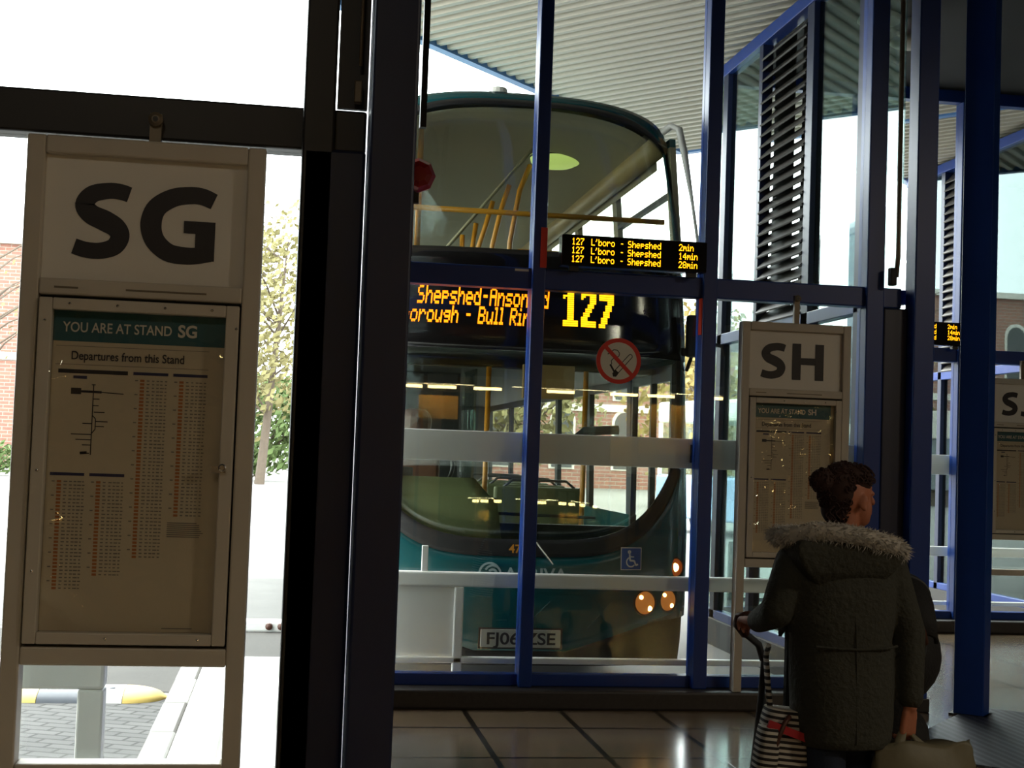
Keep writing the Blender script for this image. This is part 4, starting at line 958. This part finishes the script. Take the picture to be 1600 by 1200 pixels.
softbox(MB(), (1.735, 4.97, .26), .08, .10, .375).build('side_pocket', BAGSTR, sb_, at=at, smooth=True).rotation_euler = (0, .10, 0)
MB().obox((1.835, 4.935, .628), .17, .012, .028, ry=.35).build('red_band', BAGRED, sb_, at=at)
MB().tube([(1.84, 4.95, .68), (1.815, 4.93, .66), (1.79, 4.93, .60), (1.77, 4.935, .52)], .009, 8).build('leather_strap', LEATHER, sb_, at=at, smooth=True)
MB().tube([(1.79, 5.02, .70), (1.80, 5.08, .78), (1.84, 5.22, .86), (1.885, 5.32, .885)], .011, 8).build('hanging_strap', BAGSTR, sb_, at=at, smooth=True)
# carrier bag in her right hand
cb = thing('carrier_bag', 'cream plastic carrier bag held in the right hand of the woman', 'bag', (2.32, 4.90, .22)); at = cb.location
mb = MB(); rows = []
for zz, wx, wy in ((.22, .15, .06), (.26, .19, .08), (.40, .20, .075), (.52, .195, .05), (.585, .19, .03), (.598, .188, .022)):
    rows.append([Vector((2.335+wx*math.copysign(abs(math.cos(a))**.7, math.cos(a))+.006*math.sin(7*a+zz*30), 4.90+wy*math.sin(a)+.010*math.sin(4*a+zz*22), zz+(.012*math.sin(6*a) if zz > .55 else 0))) for a in lin(0, 2*PI*31/32, 32)])
mb.loft(rows); mb.build('bag_body', CARRIER, cb, at=at, smooth=True)
mb = MB(); mb.loft([[Vector((2.17, 4.89, .42)), Vector((2.20, 4.885, .44)), Vector((2.245, 4.88, .45))], [Vector((2.19, 4.90, .53)), Vector((2.215, 4.895, .535)), Vector((2.25, 4.89, .54))], [Vector((2.255, 4.925, .645)), Vector((2.268, 4.92, .642)), Vector((2.28, 4.92, .64))]], caps=False, closed=False)
mb.build('bag_handle', CARRIER, cb, at=at, smooth=True, thick=.003)
mb = MB(); mb.loft([[Vector((2.34, 4.89, .55)), Vector((2.40, 4.89, .55))], [Vector((2.295, 4.93, .62)), Vector((2.31, 4.93, .625))], [Vector((2.275, 4.935, .645)), Vector((2.285, 4.935, .645))]], caps=False, closed=False)
mb.build('bag_handle', CARRIER, cb, at=at, smooth=True, thick=.003)
# ================================================================== BEYOND THE STANDS
def tree(label, x, y, h, r, leaf, n=1600, base=.28, lean=0, size=.42, sq=1.0):
    t = thing('tree', label, 'tree', (x, y, GZ), 'trees beyond the station')
    br = MB(); br.tube([(0, 0, 0), (lean*.3, 0, h*.25), (lean*.6, 0, h*.5), (lean, 0, h*.85)], [.22, .17, .12, .03], 8)
    tips = []
    for i in range(16):
        z = h*random.uniform(base, .8); a = random.uniform(0, 2*PI); l = r*random.uniform(.5, .95)
        p0 = Vector((lean*z/h, 0, z)); p1 = p0+Vector((math.cos(a)*l*.5, math.sin(a)*l*.5, l*.35)); p2 = p0+Vector((math.cos(a)*l, math.sin(a)*l, l*.55))
        br.tube([p0, p1, p2], [.06, .04, .012], 5); tips += [p1, p2]
    br.build('trunk', BARK, t)
    lf = MB(); C0 = Vector((lean, 0, h*(base+1)/2)); 
    for i in range(n):
        if random.random() < .5:
            q = random.choice(tips)+Vector([random.gauss(0, r*.16) for _ in range(3)])
        else:
            d = Vector([random.gauss(0, 1) for _ in range(3)]).normalized()*random.uniform(.35, 1)**.6
            q = C0+Vector((d.x*r*sq, d.y*r, d.z*h*(1-base)/2))
        u = Vector([random.gauss(0, 1) for _ in range(3)]).normalized(); v = u.orthogonal().normalized(); s = size*random.uniform(.5, 1.1); w = u.cross(v)
        lf.add([q-v*s*.5, q+w*s*.28, q+v*s*.5, q-w*s*.28+u*s*.1], [(0, 1, 2, 3)])
    lf.build('foliage', leaf, t)
    return t
def bush(label, x, y, w, h, leaf, n=1500, size=.32):
    t = thing('bush', label, 'bush', (x, y, GZ))
    st = MB()
    for i in range(9): a = random.uniform(0, 6.28); st.tube([(0, 0, 0), (math.cos(a)*w*.25, math.sin(a)*.3, h*.5), (math.cos(a)*w*.4, math.sin(a)*.5, h*.85)], [.05, .03, .01], 5)
    st.build('stems', BARK, t)
    lf = MB()
    for i in range(n):
        d = Vector([random.gauss(0, 1) for _ in range(3)]).normalized()*random.uniform(.3, 1)**.5
        q = Vector((d.x*w/2, d.y*w/3, h*.52+d.z*h*.48)); u = Vector([random.gauss(0, 1) for _ in range(3)]).normalized(); v = u.orthogonal().normalized(); s = size*random.uniform(.6, 1.2); ww = u.cross(v)
        lf.add([q-v*s*.5, q+ww*s*.22, q+v*s*.5, q-ww*s*.22+u*s*.1], [(0, 1, 2, 3)])
    lf.build('foliage', leaf, t)
    return t
tree('pale yellow autumn tree seen between the SG sign and the corner post', -1.2, 62, 12.5, 4.2, LEAFP, 4200, .22, .8)
tree('yellow leaved autumn tree just right of the bus', 14.4, 48, 7.6, 3.0, LEAFY, 2600, .10, 0, .4)
tree('autumn tree seen through the bus lower side windows', 7.2, 42, 6.0, 2.4, LEAFP, 1500, .22)
tree('bare branched tree before the flat roofed brick building', -13.6, 66, 12, 3.6, LEAFP, 60, .25)
tree('tall autumn tree beyond the far bay on the right', 27, 60, 7.5, 3.5, LEAFY, 1700, .15)
tree('green tree filling the right background behind the SJ bay', 38, 66, 8, 4, LEAFG, 1600, .12)
bush('leafy green bush beside the road seen left of the corner post', -1.4, 68, 5.6, 5.2, LEAFG, 2600, .5)
bush('low green shrub behind the grey cabin', -12.6, 63, 3.0, 1.5, LEAFG, 500, .35)
bush('yellow green shrub at the road edge just right of the bus', 17.5, 52, 4.2, 2.0, LEAFY, 900, .4)
def building(label, x0, x1, y, h, arches=True, rz=0, mat=None):
    b = thing('brick_building', label, 'building', ((x0+x1)/2, y+4, GZ), rz=rz); w = x1-x0
    MB().box(-w/2, w/2, -4, 4, 0, h).build('wall', mat or BRICKW, b)
    MB().box(-w/2-.3, w/2+.3, -4.3, 4.3, h, h+.35).box(-w/2-.1, w/2+.1, -4.1, -3.9, h*.48, h*.48+.4).build('stone_band', STONE, b)
    n = int(w/3.2)
    for i in range(n):
        cx = -w/2+1.6+i*(w-3.2)/max(1, n-1)
        for z0, zz in ((1.0, h*.30), (h*.55, h*.27)):
            poly = [(cx-.7, z0), (cx+.7, z0), (cx+.7, z0+zz)] + [(cx+.7*math.cos(a), z0+zz+.7*math.sin(a)) for a in lin(.3, PI-.3, 7)] + [(cx-.7, z0+zz)]
            fr_ = MB().prism(poly, lambda a, c: (a, -4.06, c), lambda a, c: (a, -3.98, c)).build('window', STONE, b)
            pp = [(cx+(a-cx)*.8, z0+(c-z0)*.93+.08) for a, c in poly]
            MB().prism(pp, lambda a, c: (a, -4.10, c), lambda a, c: (a, -4.05, c)).build('pane', BUSGREY, fr_)
    return b
building('sunlit red brick building with a flat roof beyond the SG stand sign', -46, -12.5, 80, 12.2)
building('red brick building with arched windows beyond the parked bus', 6, 33, 74, 8.6)
building('brick building with arched windows far beyond the right bays', 35, 62, 80, 9.5)
k = thing('site_cabin', 'grey cabin with a white top band standing across the road', 'cabin', (-14.6, 60, GZ))
MB().box(-2.6, 1.9, -1.2, 1.2, .75, 3.05).build('body', pm('grey cabin panel', (.16, .18, .19), .6, .1, 2), k, bevel=.03)
MB().box(-2.7, 2.0, -1.3, 1.3, 3.05, 4.3).build('roof_band', STONE, k, bevel=.05)
for x in (-2.2, 1.5): MB().box(x-.15, x+.15, -1, 1, 0, .75).build('support', BARK, k)
# vehicles seen through the far glass
v = thing('coach', 'pale blue and white coach standing beyond the far bay glass', 'coach', (12.2, 25, GZ), rz=math.radians(14))
MB().box(-1.2, 1.2, 0, 9, .35, 1.35).build('lower_panel', pm('pale blue coach paint', (.30, .42, .62), .3, .08, 2), v, bevel=.06)
MB().box(-1.2, 1.2, 0, 9, 2.6, 3.1).build('roof', STWHITE, v, bevel=.08)
MB().box(-1.14, 1.14, .05, 8.95, 1.35, 2.6).build('window_band', GLASSB, v)
for x in (-1.17, 1.17):
    for y in (.1, 2.2, 4.4, 6.6, 8.85): MB().box(x-.03, x+.03, y-.06, y+.06, 1.35, 2.6).build('window_pillar', STWHITE, v)
MB().box(-.9, .9, .3, 8.5, .35, .5).build('floor', BUSGREY, v)
for x in (-1.02, 1.02):
    for y in (1.7, 7): 
        w_ = MB().lathe([(.25, -.12), (.46, -.12), (.48, 0), (.46, .12), (.25, .12)], (x, y, .48), 'X', 20).build('wheel', BLACK, v, smooth='auto')
